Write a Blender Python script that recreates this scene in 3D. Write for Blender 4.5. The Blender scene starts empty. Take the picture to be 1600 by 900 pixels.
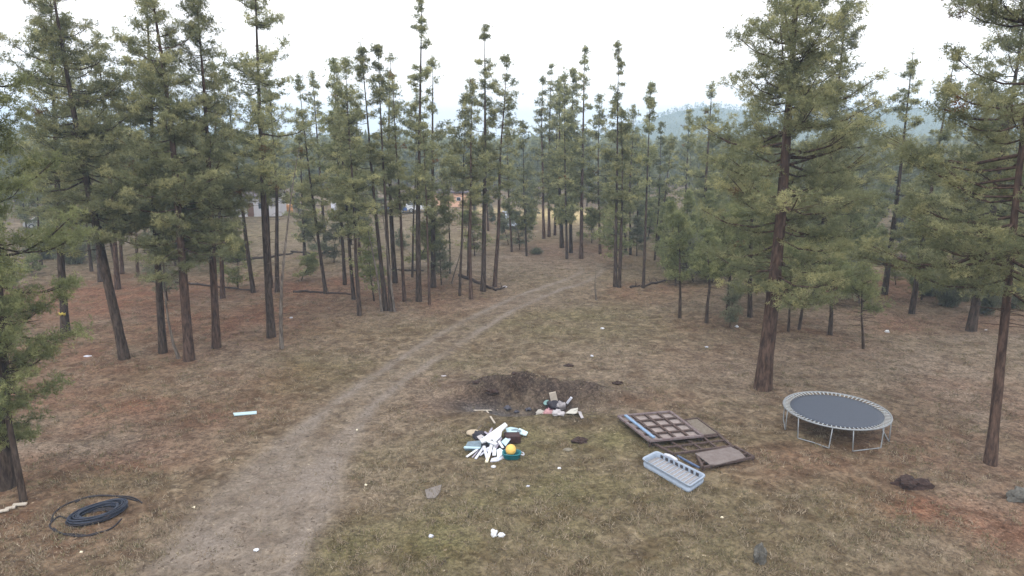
import bpy, bmesh, math, random
import numpy as np
from mathutils import Vector, Matrix

R = math.radians
SC = bpy.context.scene
COL = SC.collection

# ------------------------------------------------------------ camera
PITCH, CAMZ, FPX = 12.2, 11.0, 1060.0          # pitch below horizontal, height of the drone, focal length in photo pixels
cam_d = bpy.data.cameras.new('camera')
cam = bpy.data.objects.new('camera', cam_d); COL.objects.link(cam)
cam_d.sensor_width = 36.0
cam_d.lens = FPX / 1600 * 36.0
cam_d.clip_start = 0.1; cam_d.clip_end = 8000
cam.location = (0, 0, CAMZ)
cam.rotation_euler = (R(90 - PITCH), 0, 0)
SC.camera = cam

# ------------------------------------------------------------ sky (overcast) and soft sun
SUN_EL, SUN_AZ = 52, 200
world = bpy.data.worlds.new('World'); SC.world = world; world.use_nodes = True
nt = world.node_tree; nt.nodes.clear()
w_out = nt.nodes.new('ShaderNodeOutputWorld')
sky = nt.nodes.new('ShaderNodeTexSky'); sky.sky_type = 'NISHITA'; sky.sun_disc = False
sky.sun_elevation = R(SUN_EL); sky.sun_rotation = R(SUN_AZ)
bg_sky = nt.nodes.new('ShaderNodeBackground'); bg_sky.inputs[1].default_value = 0.12
nt.links.new(sky.outputs[0], bg_sky.inputs[0])
bg_cl = nt.nodes.new('ShaderNodeBackground'); bg_cl.inputs[1].default_value = 1.15
tc = nt.nodes.new('ShaderNodeTexCoord'); no = nt.nodes.new('ShaderNodeTexNoise')
no.inputs['Scale'].default_value = 1.6; no.inputs['Detail'].default_value = 3
rp = nt.nodes.new('ShaderNodeValToRGB')
rp.color_ramp.elements[0].position = .3; rp.color_ramp.elements[0].color = (0.97, 0.95, 0.955, 1)
rp.color_ramp.elements[1].position = .7; rp.color_ramp.elements[1].color = (1.0, 0.97, 0.945, 1)
nt.links.new(tc.outputs['Generated'], no.inputs[0]); nt.links.new(no.outputs[0], rp.inputs[0]); nt.links.new(rp.outputs[0], bg_cl.inputs[0])
mixs = nt.nodes.new('ShaderNodeMixShader'); mixs.inputs[0].default_value = 0.93
nt.links.new(bg_sky.outputs[0], mixs.inputs[1]); nt.links.new(bg_cl.outputs[0], mixs.inputs[2]); nt.links.new(mixs.outputs[0], w_out.inputs[0])
sd = bpy.data.lights.new('sun', 'SUN'); sd.energy = 0.6; sd.angle = R(20); sd.color = (1, .96, .91)
so = bpy.data.objects.new('sun', sd); COL.objects.link(so)
so.rotation_euler = (R(90 - SUN_EL), 0, R(180 - SUN_AZ))
SC.view_settings.view_transform = 'Standard'; SC.view_settings.look = 'None'
SC.view_settings.exposure = 1.12; SC.view_settings.gamma = 1.0; SC.view_settings.use_curve_mapping = False
SC.render.engine = 'CYCLES'
cy = SC.cycles
cy.max_bounces = 6; cy.diffuse_bounces = 4; cy.glossy_bounces = 2; cy.transmission_bounces = 3
cy.volume_bounces = 1; cy.transparent_max_bounces = 8; cy.use_denoising = True
SC.render.filter_size = 2.2

# ------------------------------------------------------------ helpers
rng = np.random.default_rng(7); random.seed(7)
_s, _c = math.sin(R(PITCH)), math.cos(R(PITCH))
def ray(px, py):
    u, v = (px - 800) / FPX, (450 - py) / FPX
    return u, _c + v * _s, -_s + v * _c
def P(px, py, z=0.0):                              # a photo point at height z
    x, y, w = ray(px, py); t = (z - CAMZ) / w
    return Vector((x * t, y * t, z))
def onY(px, py, Y):                                # a photo point at depth Y
    x, y, w = ray(px, py); t = Y / y
    return Vector((x * t, Y, CAMZ + w * t))

_perm = np.random.default_rng(3).random((256, 256))
def vnoise(x, y):
    x = np.asarray(x, float); y = np.asarray(y, float)
    xi, yi = np.floor(x).astype(int), np.floor(y).astype(int)
    fx, fy = x - xi, y - yi
    fx, fy = fx * fx * (3 - 2 * fx), fy * fy * (3 - 2 * fy)
    a = _perm[xi & 255, yi & 255]; b = _perm[(xi + 1) & 255, yi & 255]
    c = _perm[xi & 255, (yi + 1) & 255]; d = _perm[(xi + 1) & 255, (yi + 1) & 255]
    return (a * (1 - fx) + b * fx) * (1 - fy) + (c * (1 - fx) + d * fx) * fy
def fbm(x, y, o=4):
    s, a, t = 0, 1, 0
    for i in range(o):
        s = s + a * vnoise(x * 2 ** i + 17.3 * i, y * 2 ** i + 5.1 * i); t += a; a *= .5
    return s / t
def bump(x, y, cx, cy_, sx, sy, a=0.0):
    ca, sa = math.cos(a), math.sin(a)
    dx, dy = x - cx, y - cy_
    return np.exp(-((dx * ca + dy * sa) / sx) ** 2 - ((-dx * sa + dy * ca) / sy) ** 2)

PIT = P(822, 628)
def height(x, y):
    x = np.asarray(x, float); y = np.asarray(y, float)
    d = np.sqrt(x * x + y * y)
    z = (fbm(x / 7, y / 7, 3) - .5) * .22 + (fbm(x / .8 + 9, y / .8, 3) - .5) * .12
    z = z + (fbm(x / 40 + 3, y / 40, 3) - .5) * 1.0 * np.clip((d - 45) / 60, 0, 1)
    px, py = PIT.x, PIT.y
    rough = .5 + 1.0 * fbm(x / .6, y / .6, 3)
    z = z - .75 * bump(x, y, px - .1, py - .1, 2.0, .95)
    z = z + .72 * bump(x, y, px - .4, py + 1.7, 2.3, .8, -.05) * rough
    z = z + .30 * bump(x, y, px + 3.0, py + 1.2, 1.8, .6, -.35) * rough
    z = z + .26 * bump(x, y, px + 1.3, py - 1.9, 1.8, .55, -.1) * rough
    z = z + .20 * bump(x, y, px - 1.9, py - 1.3, .8, .4) * rough
    return z
def hz(x, y): return float(height(x, y))
def G(px, py, dz=0.0):
    z = 0.0
    for _ in range(12):
        p = P(px, py, z); z = z * .4 + hz(p.x, p.y) * .6
    p.z = hz(p.x, p.y) + dz; return p

def G2(px, py, z0):                                # a photo point that lies z0 above the terrain
    z = z0
    for _ in range(14):
        p = P(px, py, z); z = z * .4 + (hz(p.x, p.y) + z0) * .6
    p.z = hz(p.x, p.y) + z0; return p
def link(name, me, mat=None, parent=None, loc=None):
    o = bpy.data.objects.new(name, me); COL.objects.link(o)
    if mat is not None and me is not None:
        for m in (mat if isinstance(mat, (list, tuple)) else [mat]): me.materials.append(m)
    if parent is not None: o.parent = parent
    if loc is not None: o.location = loc
    return o
def tag(o, label=None, cat=None, group=None, kind=None):
    if label: o['label'] = label
    if cat: o['category'] = cat
    if group: o['group'] = group
    if kind: o['kind'] = kind
    return o
def empty(name, loc, rz=0.0):
    o = bpy.data.objects.new(name, None); COL.objects.link(o); o.location = loc; o.rotation_euler = (0, 0, rz)
    o.empty_display_size = .2
    return o
def npmesh(name, V, faces, smooth=False, attr=None):
    """faces: list of (n,k) int arrays; attr: dict name -> (domain, values)"""
    me = bpy.data.meshes.new(name)
    V = np.ascontiguousarray(V, dtype=np.float32)
    faces = [np.asarray(f, dtype=np.int32) for f in faces if len(f)]
    loops = np.concatenate([f.ravel() for f in faces])
    tot = np.concatenate([np.full(len(f), f.shape[1], dtype=np.int32) for f in faces])
    start = np.concatenate([[0], np.cumsum(tot)[:-1]]).astype(np.int32)
    me.vertices.add(len(V)); me.vertices.foreach_set('co', V.ravel())
    me.loops.add(len(loops)); me.loops.foreach_set('vertex_index', loops)
    me.polygons.add(len(tot)); me.polygons.foreach_set('loop_start', start)
    me.polygons.foreach_set('loop_total', tot)
    if smooth: me.polygons.foreach_set('use_smooth', np.ones(len(tot), dtype=bool))
    for k, (dom, val) in (attr or {}).items():
        val = np.ascontiguousarray(val, dtype=np.float32)
        if val.ndim == 1:
            a = me.attributes.new(k, 'FLOAT', dom); a.data.foreach_set('value', val)
        else:
            a = me.attributes.new(k, 'FLOAT_COLOR', dom); a.data.foreach_set('color', val.ravel())
    me.update(calc_edges=True)
    return me
def unit(a): return a / (np.linalg.norm(a, axis=-1, keepdims=True) + 1e-9)
def segs(P0, P1, r0, r1, k=4):
    """open tapered prisms between point arrays"""
    P0 = np.asarray(P0, float); P1 = np.asarray(P1, float); n = len(P0)
    if n == 0: return np.zeros((0, 3)), np.zeros((0, 4), int)
    d = unit(P1 - P0)
    ref = np.where(np.abs(d[:, 2:3]) > .9, np.array([[1., 0, 0]]), np.array([[0, 0, 1.]]))
    a = unit(np.cross(d, ref)); b = np.cross(d, a)
    th = np.arange(k) * 2 * math.pi / k
    ring = a[:, None, :] * np.cos(th)[None, :, None] + b[:, None, :] * np.sin(th)[None, :, None]
    V = np.concatenate([P0[:, None] + ring * np.reshape(r0, (-1, 1, 1)), P1[:, None] + ring * np.reshape(r1, (-1, 1, 1))], 1).reshape(-1, 3)
    i = np.arange(k); j = (i + 1) % k
    q = np.stack([i, j, j + k, i + k], 1)
    F = (q[None] + (np.arange(n) * 2 * k)[:, None, None]).reshape(-1, 4)
    return V, F
def tube_path(pts, rad, k=8, rough=0.0, seed=0, cap=True):
    """tube through points; returns V, quads, caps"""
    pts = np.asarray(pts, float); n = len(pts); rad = np.broadcast_to(np.asarray(rad, float), (n,))
    t = np.gradient(pts, axis=0); t = unit(t)
    ref = np.array([0, 1., 0]) if abs(t[0][2]) > .8 else np.array([0, 0, 1.])
    a = unit(np.cross(t, ref)); b = np.cross(t, a)
    th = np.arange(k) * 2 * math.pi / k
    rr = rad[:, None] * (1 + rough * (np.random.default_rng(seed).random((n, k)) - .5) * 2)
    V = (pts[:, None] + a[:, None] * (np.cos(th)[None] * rr)[..., None] + b[:, None] * (np.sin(th)[None] * rr)[..., None]).reshape(-1, 3)
    i = np.arange(k); j = (i + 1) % k
    q = np.stack([i, i + k, j + k, j], 1)
    F = (q[None] + (np.arange(n - 1) * k)[:, None, None]).reshape(-1, 4)
    caps = [np.arange(k)[None], (np.arange(k)[::-1] + (n - 1) * k)[None]] if cap else []
    return V, F, caps
def tube_obj(name, pts, rad, mat, parent=None, k=8, rough=0.0, seed=0):
    V, F, caps = tube_path(pts, rad, k, rough, seed)
    return link(name, npmesh(name, V, [F] + caps, True), mat, parent)

def bm_obj(name, bm, mat, parent=None, loc=None, smooth=False, bevel=0.0):
    if bevel:
        bmesh.ops.bevel(bm, geom=list(bm.edges), offset=bevel, segments=2, affect='EDGES', profile=.6)
    me = bpy.data.meshes.new(name); bm.normal_update(); bm.to_mesh(me); bm.free()
    if smooth:
        for p in me.polygons: p.use_smooth = True
    return link(name, me, mat, parent, loc)
def add_box(bm, c, s, rot=None):
    m = Matrix.Translation(Vector(c))
    if rot is not None: m = m @ rot.to_4x4()
    g = bmesh.ops.create_cube(bm, size=1, matrix=m @ Matrix.Diagonal((*s, 1)))
    return g['verts']
def add_bar(bm, a, b, w, h):
    """box from a to b, w wide (horizontal) and h thick"""
    a = Vector(a); b = Vector(b); d = b - a; L = d.length; x = d.normalized()
    z = Vector((0, 0, 1)) if abs(x.z) < .95 else Vector((0, 1, 0))
    y = z.cross(x).normalized(); z = x.cross(y)
    rot = Matrix((x, y, z)).transposed()
    return add_box(bm, (a + b) / 2, (L, w, h), rot)
def lump(name, size, mat, seed=0, amp=.3, sub=3, freq=2.0, flat=.3, parent=None, loc=None, rz=0.0, smooth=False):
    """an irregular lump: noise displaced ball, flattened below"""
    bm = bmesh.new(); bmesh.ops.create_icosphere(bm, subdivisions=sub, radius=1)
    from mathutils import noise
    off = Vector((seed * 7.13, seed * 3.7, seed * 1.9))
    for v in bm.verts:
        n = noise.fractal(v.co * freq + off, .8, 2.0, 4)
        v.co *= 1 + amp * n * 1.6
        if v.co.z < -flat: v.co.z = -flat - (v.co.z + flat) * -.1
        v.co = Vector((v.co.x * size[0], v.co.y * size[1], (v.co.z + flat) * size[2]))
    o = bm_obj(name, bm, mat, parent, loc, smooth=smooth); o.rotation_euler.z = rz
    return o
def slab(name, pts, th, mat, parent=None, jit=0.0, seed=0):
    """flat sheet with thickness from top corner points in order"""
    bm = bmesh.new(); r = random.Random(seed)
    top = [bm.verts.new((p[0], p[1], p[2] + r.uniform(-jit, jit))) for p in pts]
    bot = [bm.verts.new((v.co.x, v.co.y, v.co.z - th)) for v in top]
    bm.faces.new(top); bm.faces.new(bot[::-1]); n = len(top)
    for i in range(n): bm.faces.new((top[i], bot[i], bot[(i + 1) % n], top[(i + 1) % n]))
    bmesh.ops.recalc_face_normals(bm, faces=bm.faces)
    return bm_obj(name, bm, mat, parent)

# ------------------------------------------------------------ materials
def mat(name, col, rough=.8, metal=0.0, noise=0.0, scale=6.0, col2=None, bumpv=0.0, spec=.3, stretch=None):
    m = bpy.data.materials.new(name); m.use_nodes = True; t = m.node_tree; b = t.nodes['Principled BSDF']
    b.inputs['Roughness'].default_value = rough; b.inputs['Metallic'].default_value = metal
    b.inputs['Specular IOR Level'].default_value = spec
    c2 = col2 or tuple(c * (1 - noise) for c in col)
    tcn = t.nodes.new('ShaderNodeTexCoord'); mp = t.nodes.new('ShaderNodeMapping')
    if stretch: mp.inputs['Scale'].default_value = stretch
    n = t.nodes.new('ShaderNodeTexNoise'); n.inputs['Scale'].default_value = scale; n.inputs['Detail'].default_value = 5; n.inputs['Roughness'].default_value = .65
    t.links.new(tcn.outputs['Object'], mp.inputs[0]); t.links.new(mp.outputs[0], n.inputs[0])
    r = t.nodes.new('ShaderNodeValToRGB'); r.color_ramp.elements[0].position = .35; r.color_ramp.elements[1].position = .65
    r.color_ramp.elements[0].color = (*c2, 1); r.color_ramp.elements[1].color = (*col, 1)
    t.links.new(n.outputs[0], r.inputs[0]); t.links.new(r.outputs[0], b.inputs['Base Color'])
    if bumpv:
        bp = t.nodes.new('ShaderNodeBump'); bp.inputs['Strength'].default_value = bumpv; bp.inputs['Distance'].default_value = .05
        t.links.new(n.outputs[0], bp.inputs['Height']); t.links.new(bp.outputs[0], b.inputs['Normal'])
    return m
def needle_mat(name, dark, mid, light, rust=.985):
    m = bpy.data.materials.new(name); m.use_nodes = True; t = m.node_tree; t.nodes.clear()
    out = t.nodes.new('ShaderNodeOutputMaterial'); at = t.nodes.new('ShaderNodeAttribute'); at.attribute_name = 'tint'
    r = t.nodes.new('ShaderNodeValToRGB'); e = r.color_ramp.elements
    e[0].position = 0; e[0].color = (*dark, 1); e[1].position = .5; e[1].color = (*mid, 1)
    x = e.new(rust - .015); x.color = (*light, 1); x = e.new(rust); x.color = (.17, .10, .05, 1)
    t.links.new(at.outputs['Fac'], r.inputs[0])
    oi = t.nodes.new('ShaderNodeObjectInfo'); hs = t.nodes.new('ShaderNodeHueSaturation')
    mr = t.nodes.new('ShaderNodeMapRange'); mr.inputs[3].default_value = .85; mr.inputs[4].default_value = 1.25
    t.links.new(oi.outputs['Random'], mr.inputs[0]); t.links.new(mr.outputs[0], hs.inputs['Value']); t.links.new(r.outputs[0], hs.inputs['Color'])
    d = t.nodes.new('ShaderNodeBsdfDiffuse'); tr = t.nodes.new('ShaderNodeBsdfTranslucent'); mx = t.nodes.new('ShaderNodeMixShader'); mx.inputs[0].default_value = .48
    for s in (d, tr): t.links.new(hs.outputs[0], s.inputs[0])
    t.links.new(d.outputs[0], mx.inputs[1]); t.links.new(tr.outputs[0], mx.inputs[2]); t.links.new(mx.outputs[0], out.inputs[0])
    return m
NEEDLE = needle_mat('pine needles', (.125, .14, .08), (.25, .26, .14), (.45, .43, .22))
NEEDLE_Y = needle_mat('young pine needles', (.14, .16, .08), (.225, .245, .12), (.36, .365, .17), .995)
NEEDLE_R = needle_mat('dead pine needles', (.14, .07, .035), (.20, .095, .045), (.25, .13, .06), .6)
NEEDLE_F = needle_mat('far pine needles', (.115, .13, .08), (.19, .205, .12), (.28, .28, .155), .997)
SHRUB = needle_mat('shrub leaves', (.12, .135, .09), (.17, .18, .125), (.25, .25, .16), .99)
def bark_mat(name, a, b, c):
    m = mat(name, a, .95, noise=.4, scale=9, col2=b, bumpv=.9, spec=.1, stretch=(1, 1, .22))
    t = m.node_tree; r = [n for n in t.nodes if n.type == 'VALTORGB'][0]
    e = r.color_ramp.elements.new(.5); e.color = (*c, 1)
    return m
BARK = bark_mat('grey brown bark', (.100, .075, .060), (.026, .019, .016), (.060, .045, .037))
BARK_R = bark_mat('red brown bark', (.125, .082, .062), (.034, .023, .019), (.074, .049, .039))
DEADWOOD = bark_mat('weathered dead wood', (.20, .175, .15), (.07, .058, .05), (.13, .11, .095))

# ------------------------------------------------------------ tree table (photo pixels of base and top)
# bx, by, tx, ty, trunk px, crown base y, crown radius m, style, label
# styles: n normal, s sparse and slender, d bare dead, y young, r rust coloured, x extra dense
TREES = [
 (102,521, 78,-40,15, 360,2.3,'n','straight pine with a yellow mark low on its dark trunk at the far left'),
 (195,560, 62,-130,18, 330,2.9,'x','thick left-leaning pine just right of the white plate-like scrap'),
 (157,440,118, 60,9, 300,1.7,'n','slimmer pine just behind the thick left-leaning pine, left of the pair'),
 (143,424,110,110,6, 290,1.4,'n','thin pine at the back left, leftmost of three thin trunks'),
 (184,452,152, 50,10, 290,1.9,'n','reddish pine trunk right behind the thick left-leaning pine'),
 (191,428,172,110,7, 280,1.5,'n','thin pine touching the right side of a reddish trunk at the back left'),
 (215,432,196, 90,6, 310,1.4,'n','thin straight pine alone in the reddish clearing at the back left'),
 (254,551,221,-60,14, 350,2.1,'x','grey-barked pine left of the crooked bare stem'),
 (295,563,228,-90,18, 395,2.6,'x','pine with a thick red-brown trunk beside the crooked bare stem'),
 (338,543,306,-50,15, 360,2.3,'x','straight grey pine right of the thick red-brown trunk'),
 (348,466,330, 90,9, 310,1.5,'n','reddish pine directly behind the straight grey trunk'),
 (396,457,350,100,9, 320,1.4,'n','left-leaning pine whose base meets the right end of a thin fallen log'),
 (424,527,397,-75,16, 300,2.3,'x','tall grey pine with a broad ragged top left of the bent bare snag'),
 (433,457,422,110,9, 330,1.4,'n','dark pine seen between the tall grey pine and the bent bare snag'),
 (424,450,412,140,7, 310,1.3,'n','reddish pine peeking out right behind the tall grey pine'),
 (476,399,464,170,6, 370,1.4,'n','small pine with a low crown in the clearing right of the bent snag'),
 (509,459,468,120,7, 330,1.2,'n','slim left-leaning pine with a lower trunk crossing its straight neighbour'),
 (509,396,488,110,7, 290,1.3,'n','straight slim pine crossed by a left-leaning one'),
 (532,378,527,170,4, 300,1.1,'n','very thin pine left of the dense middle clump'),
 (539,445,523, 95,7, 320,1.5,'x','left edge pine of the dense middle clump'),
 (553,468,527,100,7, 330,1.3,'x','second pine of the dense middle clump, leaning left'),
 (562,493,541, 92,8, 330,1.5,'x','nearest pine on the left side of the dense middle clump'),
 (563,415,560,150,6, 320,1.2,'n','reddish far pine seen through the dense middle clump'),
 (603,485,563, 62,9, 300,1.3,'s','left trunk of the close twin pines beside the dirt track'),
 (611,486,590, 72,8, 310,1.3,'s','right trunk of the close twin pines beside the dirt track'),
 (618,442,611, 85,10, 330,1.4,'n','pale wide trunk just right of the close twin pines'),
 (632,471,616,120,7, 330,1.1,'n','reddish pine right of the pale wide trunk'),
 (654,471,661,-14,11, 290,1.5,'s','tallest slender pine in the middle, topped by sparse clumps'),
 (644,433,652,140,4, 320,1.0,'n','very thin stem left of the tallest slender pine'),
 (677,449,676, 88,10, 400,1.5,'n','pine with greenish trunk right of the tallest slender pine'),
 (671,476,662,190,5, 330,1.0,'n','thin reddish pine nearest the track right of the tallest slender pine'),
 (703,428,701,190,3, 330,1.0,'n','threadlike straight pine in front of the peach shed'),
 (718,462,728,150,5, 300,1.2,'n','slim pine left of the two tall middle-right pines, leaning right'),
 (736,467,740,125,7, 320,1.3,'n','reddish slim pine at the track edge left of the fallen log'),
 (755,455,757, 36,10, 320,1.4,'s','tall spire-topped pine by the fallen log at the track'),
 (773,448,790, 90,8, 290,1.6,'n','right-leaning red trunk pine at the right end of the trackside log'),
 (731,435,735,240,4, 330,.9,'n','short thin pine between two slim pines left of the trackside log'),
 (800,394,791,190,4, 330,1.0,'n','thin reddish pine in front of the pale blue car'),
 (763,361,761,190,4, 300,1.1,'n','small far pine left of the right-leaning red trunk'),
 (823,400,817,190,4, 350,1.3,'n','thin pine right of the pale blue car, with low foliage'),
 (850,373,848,120,6, 300,1.2,'n','left trunk of the far red twin pines in front of the yellow grass'),
 (858,370,862,100,6, 300,1.3,'n','right trunk of the far red twin pines in front of the yellow grass'),
 (867,368,872,125,5, 300,1.3,'n','dark pine right behind the far red twin pines'),
 (878,387,874,130,8, 330,1.6,'x','left pine of the dense far clump at the end of the track'),
 (886,405,882,105,5, 340,1.4,'x','nearest thin pine in the dense far clump at the end of the track'),
 (892,395,896,108,7, 320,1.4,'x','middle pine in the dense far clump at the end of the track'),
 (908,404,914, 72,8, 310,1.6,'s','red-trunked pine with a tall pointed top at the end of the track'),
 (938,397,937,150,5, 330,1.5,'n','pine just right of the red-trunked pointed pine'),
 (961,448,966, 65,7, 300,1.2,'s','left of two joined trunks, carrying a tall needle-like top'),
 (967,449,972,170,7, 320,1.5,'n','right of two joined trunks beside the tiny bare sapling'),
 (1005,450,1018,128,6, 290,.9,'s','thin pine with a small lone tuft of a top, in front of the blue hill'),
 (985,398,990,165,5, 310,1.3,'n','far pine between the joined trunks and the thin tufted pine'),
 (978,393,972,195,5, 320,1.3,'n','short far pine right of the joined trunks'),
 (1025,395,1050,215,6, 310,1.2,'n','dark right-leaning far pine right of the thin tufted pine'),
 (1062,497,1058,335,6, 438,1.25,'y','small bright young pine, leftmost of the row of young ones'),
 (1104,504,1108,365,7, 445,1.2,'y','small young pine with yellowish foliage, second of the row'),
 (1095,415,1113,128,9, 300,1.7,'n','dark-trunked tall pine behind the second young pine'),
 (1067,370,1078,172,5, 300,1.5,'n','far pine with a dense cone of foliage before the hill'),
 (1137,492,1133,340,7, 440,1.5,'y','young pine with paired stems left of the big pine, front stem'),
 (1146,472,1152,320,5, 420,1.5,'y','young pine with paired stems left of the big pine, rear stem'),
 (1172,495,1186,150,9, 410,2.2,'n','pine almost hidden right behind the left edge of the big pine'),
 (1192,608,1254,-170,29, 415,4.3,'x','big broad-crowned pine standing behind the rusty frames, left of the trampoline'),
 (1275,462,1327,-40,13, 420,3.2,'x','second large pine whose top rises just right of the big pine'),
 (1232,518,1236,385,5, 455,1.2,'y','thin young pine directly right of the big trunk'),
 (1248,515,1264,360,6, 450,1.3,'y','young leaning pine, second right of the big trunk'),
 (1297,523,1291,362,8, 470,1.7,'y','bright green bushy young pine behind the trampoline'),
 (1350,545,1352,420,5, 488,1.3,'y','pale yellowish young pine on a thin stem, nearest behind the trampoline'),
 (1382,460,1431, 75,11, 390,1.9,'s','dark pine leaning right with a sparse clumpy top against the sky'),
 (1424,490,1488, 80,10, 380,1.7,'s','right-leaning dark pine with a sparse top, beside the thick low bushes'),
 (1517,517,1612,-70,16, 440,3.6,'x','large pine with layered level branches at the right, base on the pale bank'),
 (1548,725,1668,-230,19, 400,3.9,'n','red-brown bare leaning trunk in front at the right edge'),
 ( 6,760,-28,-330,36, 680,1.9,'n','very thick dark trunk cut by the left edge of the view'),
 ( 37,782,-75, 60,11, 600,1.2,'n','thin leaning stem beside the very thick trunk at the left edge'),
]
SNAGS = [  # base, bend, top, trunk px, label
 ((281,560),(262,480),(256,330),6,'crooked bare grey stem left of the thick red-brown trunk'),
 ((440,545),(444,400),(466,226),8,'bent bare dead snag with a broken pointed top'),
 ((597,487),(582,390),(553,285),5,'thin dead stem leaning left across the close twin pines'),
 ((704,443),(720,398),(733,340),3,'short dead stem leaning right left of the track log'),
 ((932,469),(932,445),(931,418),3,'tiny bare dead sapling alone in the grass'),
 ((617,487),(600,380),(594,290),4,'thin dark dead stem at the foot of the close twin pines'),
]

# ------------------------------------------------------------ ground sheet
def axis(lo, hi, c0, c1, d, g=1.09):
    a = list(np.arange(c0, c1, d)); s = d
    while a[-1] < hi: s *= g; a.append(a[-1] + s)
    s = d
    while a[0] > lo: s *= g; a.insert(0, a[0] - s)
    return np.array(a)
gx = axis(-1500, 1500, -24, 26, .17); gy = axis(-200, 1500, 12, 50, .17, 1.07)
X, Y = np.meshgrid(gx, gy, indexing='xy'); Z = height(X, Y)
nx, ny = len(gx), len(gy)
V = np.stack([X, Y, Z], -1).reshape(-1, 3)
i, j = np.meshgrid(np.arange(nx - 1), np.arange(ny - 1), indexing='xy'); a = (j * nx + i).ravel()
F = np.stack([a, a + 1, a + 1 + nx, a + nx], 1)
xx, yy = V[:, 0].copy(), V[:, 1].copy()
wob = (fbm(xx / 1.7, yy / 1.7, 4) - .5); wob2 = (fbm(xx / 5 + 40, yy / 5, 4) - .5)
def blob(px, py, rx, ry, k=1.0):
    """mask blob round a ground point; rx, ry in metres"""
    p = P(px, py); return k * np.exp(-(((xx + wob * 2.2 - p.x) / rx) ** 2 + ((yy + wob2 * 4 - p.y) / ry) ** 2) ** 1.2)
def poly_dist(pts, x, y):
    d = np.full(x.shape, 1e9); side = np.zeros(x.shape)
    for (x0, y0), (x1, y1) in zip(pts[:-1], pts[1:]):
        dx, dy = x1 - x0, y1 - y0; L2 = dx * dx + dy * dy
        t = np.clip(((x - x0) * dx + (y - y0) * dy) / L2, 0, 1)
        ex, ey = x - x0 - t * dx, y - y0 - t * dy; e = np.hypot(ex, ey)
        s = (dx * ey - dy * ex) / math.sqrt(L2)
        m = e < d; side[m] = s[m]; d = np.minimum(d, e)
    return d, side
def smooth_pts(pp, n=6):
    pts = np.array([[P(*p).x, P(*p).y] for p in pp]); out = []
    for k in range(len(pts) - 1):
        p0, p1, p2, p3 = pts[max(k - 1, 0)], pts[k], pts[k + 1], pts[min(k + 2, len(pts) - 1)]
        for t in np.arange(n) / n:
            out.append(.5 * ((2 * p1) + (-p0 + p2) * t + (2 * p0 - 5 * p1 + 4 * p2 - p3) * t * t + (-p0 + 3 * p1 - 3 * p2 + p3) * t ** 3))
    out.append(pts[-1]); return np.array(out)
TRK = smooth_pts([(250,1100),(345,900),(415,800),(487,700),(560,625),(635,572),(715,522),(795,478),(855,452),(905,436),(925,420),(900,400),(880,385)])
dist, side = poly_dist(TRK, xx, yy)
fade = np.clip((70 - yy) / 20, .0, 1); near = np.clip((27 - yy) / 8, 0, 1)
w = 1.15 + .95 * near
trk = np.exp(-((dist + wob * 1.3) / w) ** 4) * (.28 + .52 * near)
rut = np.exp(-((np.abs(side) - .88 - .25 * near + wob * .25) / (.26 + .55 * near)) ** 2) * (dist < 4)
track = np.clip((trk + rut * .85) * fade, 0, 1) * np.clip(.85 + wob * 1.3, .4, 1)
# pine litter: under the woods at the left and right
lit = np.zeros_like(xx)
for (px, py, rx, ry, k) in [(150,470,13,7,1),(60,600,6,5,.75),(330,500,11,6,.85),(480,450,9,7,.9),(600,455,8,7,.7),(700,470,5,5,.65),(250,640,5,3,.85),
    (1460,500,8,3.0,1.1),(1590,640,3.4,5,1.1),(1560,800,3.5,3,.9),(1500,720,3,3,.5),(1140,510,4,3,.45),(1020,455,5,4,.5),(1370,450,7,6,.75),(890,395,7,9,.7),(200,700,3.5,2.5,.85),(330,590,5,3,.6),(90,560,5,4,.7),(420,520,4,3,.6),(1300,560,4,2,.4),(1020,620,2.5,1.5,.35),
    (40,840,3.2,2.2,.6),(700,615,1.6,1.5,.5),(780,350,9,15,.35),(1280,740,3,1.4,.5),(1430,680,5,3,.45),(1200,560,6,3,.35)]:
    lit = np.maximum(lit, blob(px, py, rx, ry, k))
for T_ in TREES:
    if T_[1] > 380:
        lit = np.maximum(lit, blob(T_[0], T_[1], 1.6, 1.8, .65 if T_[0] < 700 or T_[0] > 1250 else .35))
lit = np.clip(lit * (.95 + wob * 1.5), 0, 1) * (1 - track)
pale = np.zeros_like(xx)
for (px, py, rx, ry, k) in [(1250,580,8,5,.55),(1440,560,9,3.5,.7),(1500,620,5,4,.5),(800,410,10,9,.6),(650,610,2.6,1.6,.7),(700,590,2.4,2,.6),(150,690,3.5,1.6,.5),(1330,600,3,2.5,.6),
    (930,600,3.5,1.5,.4),(1530,530,5,1.6,.9),(600,500,4,3,.5),(760,480,4,3,.4),(1180,480,6,4,.4),(80,360,22,14,.35),(520,360,22,18,.3),(470,312,40,14,.7),(950,640,1.8,1.2,.5),(1450,860,3,1.2,.4)]:
    pale = np.maximum(pale, blob(px, py, rx, ry, k))
pale = np.clip(pale + np.clip(wob2 * 1.8, 0, .4), 0, 1) * (1 - track * .7)
yel_sunlit = blob(878, 337, 7, 9, 1.0) + blob(762, 330, 4, 6, .6); yel_sunlit = np.clip(yel_sunlit, 0, 1)  # dry yellow grass, with its sunlit look painted into the ground tint
green = np.zeros_like(xx)
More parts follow.
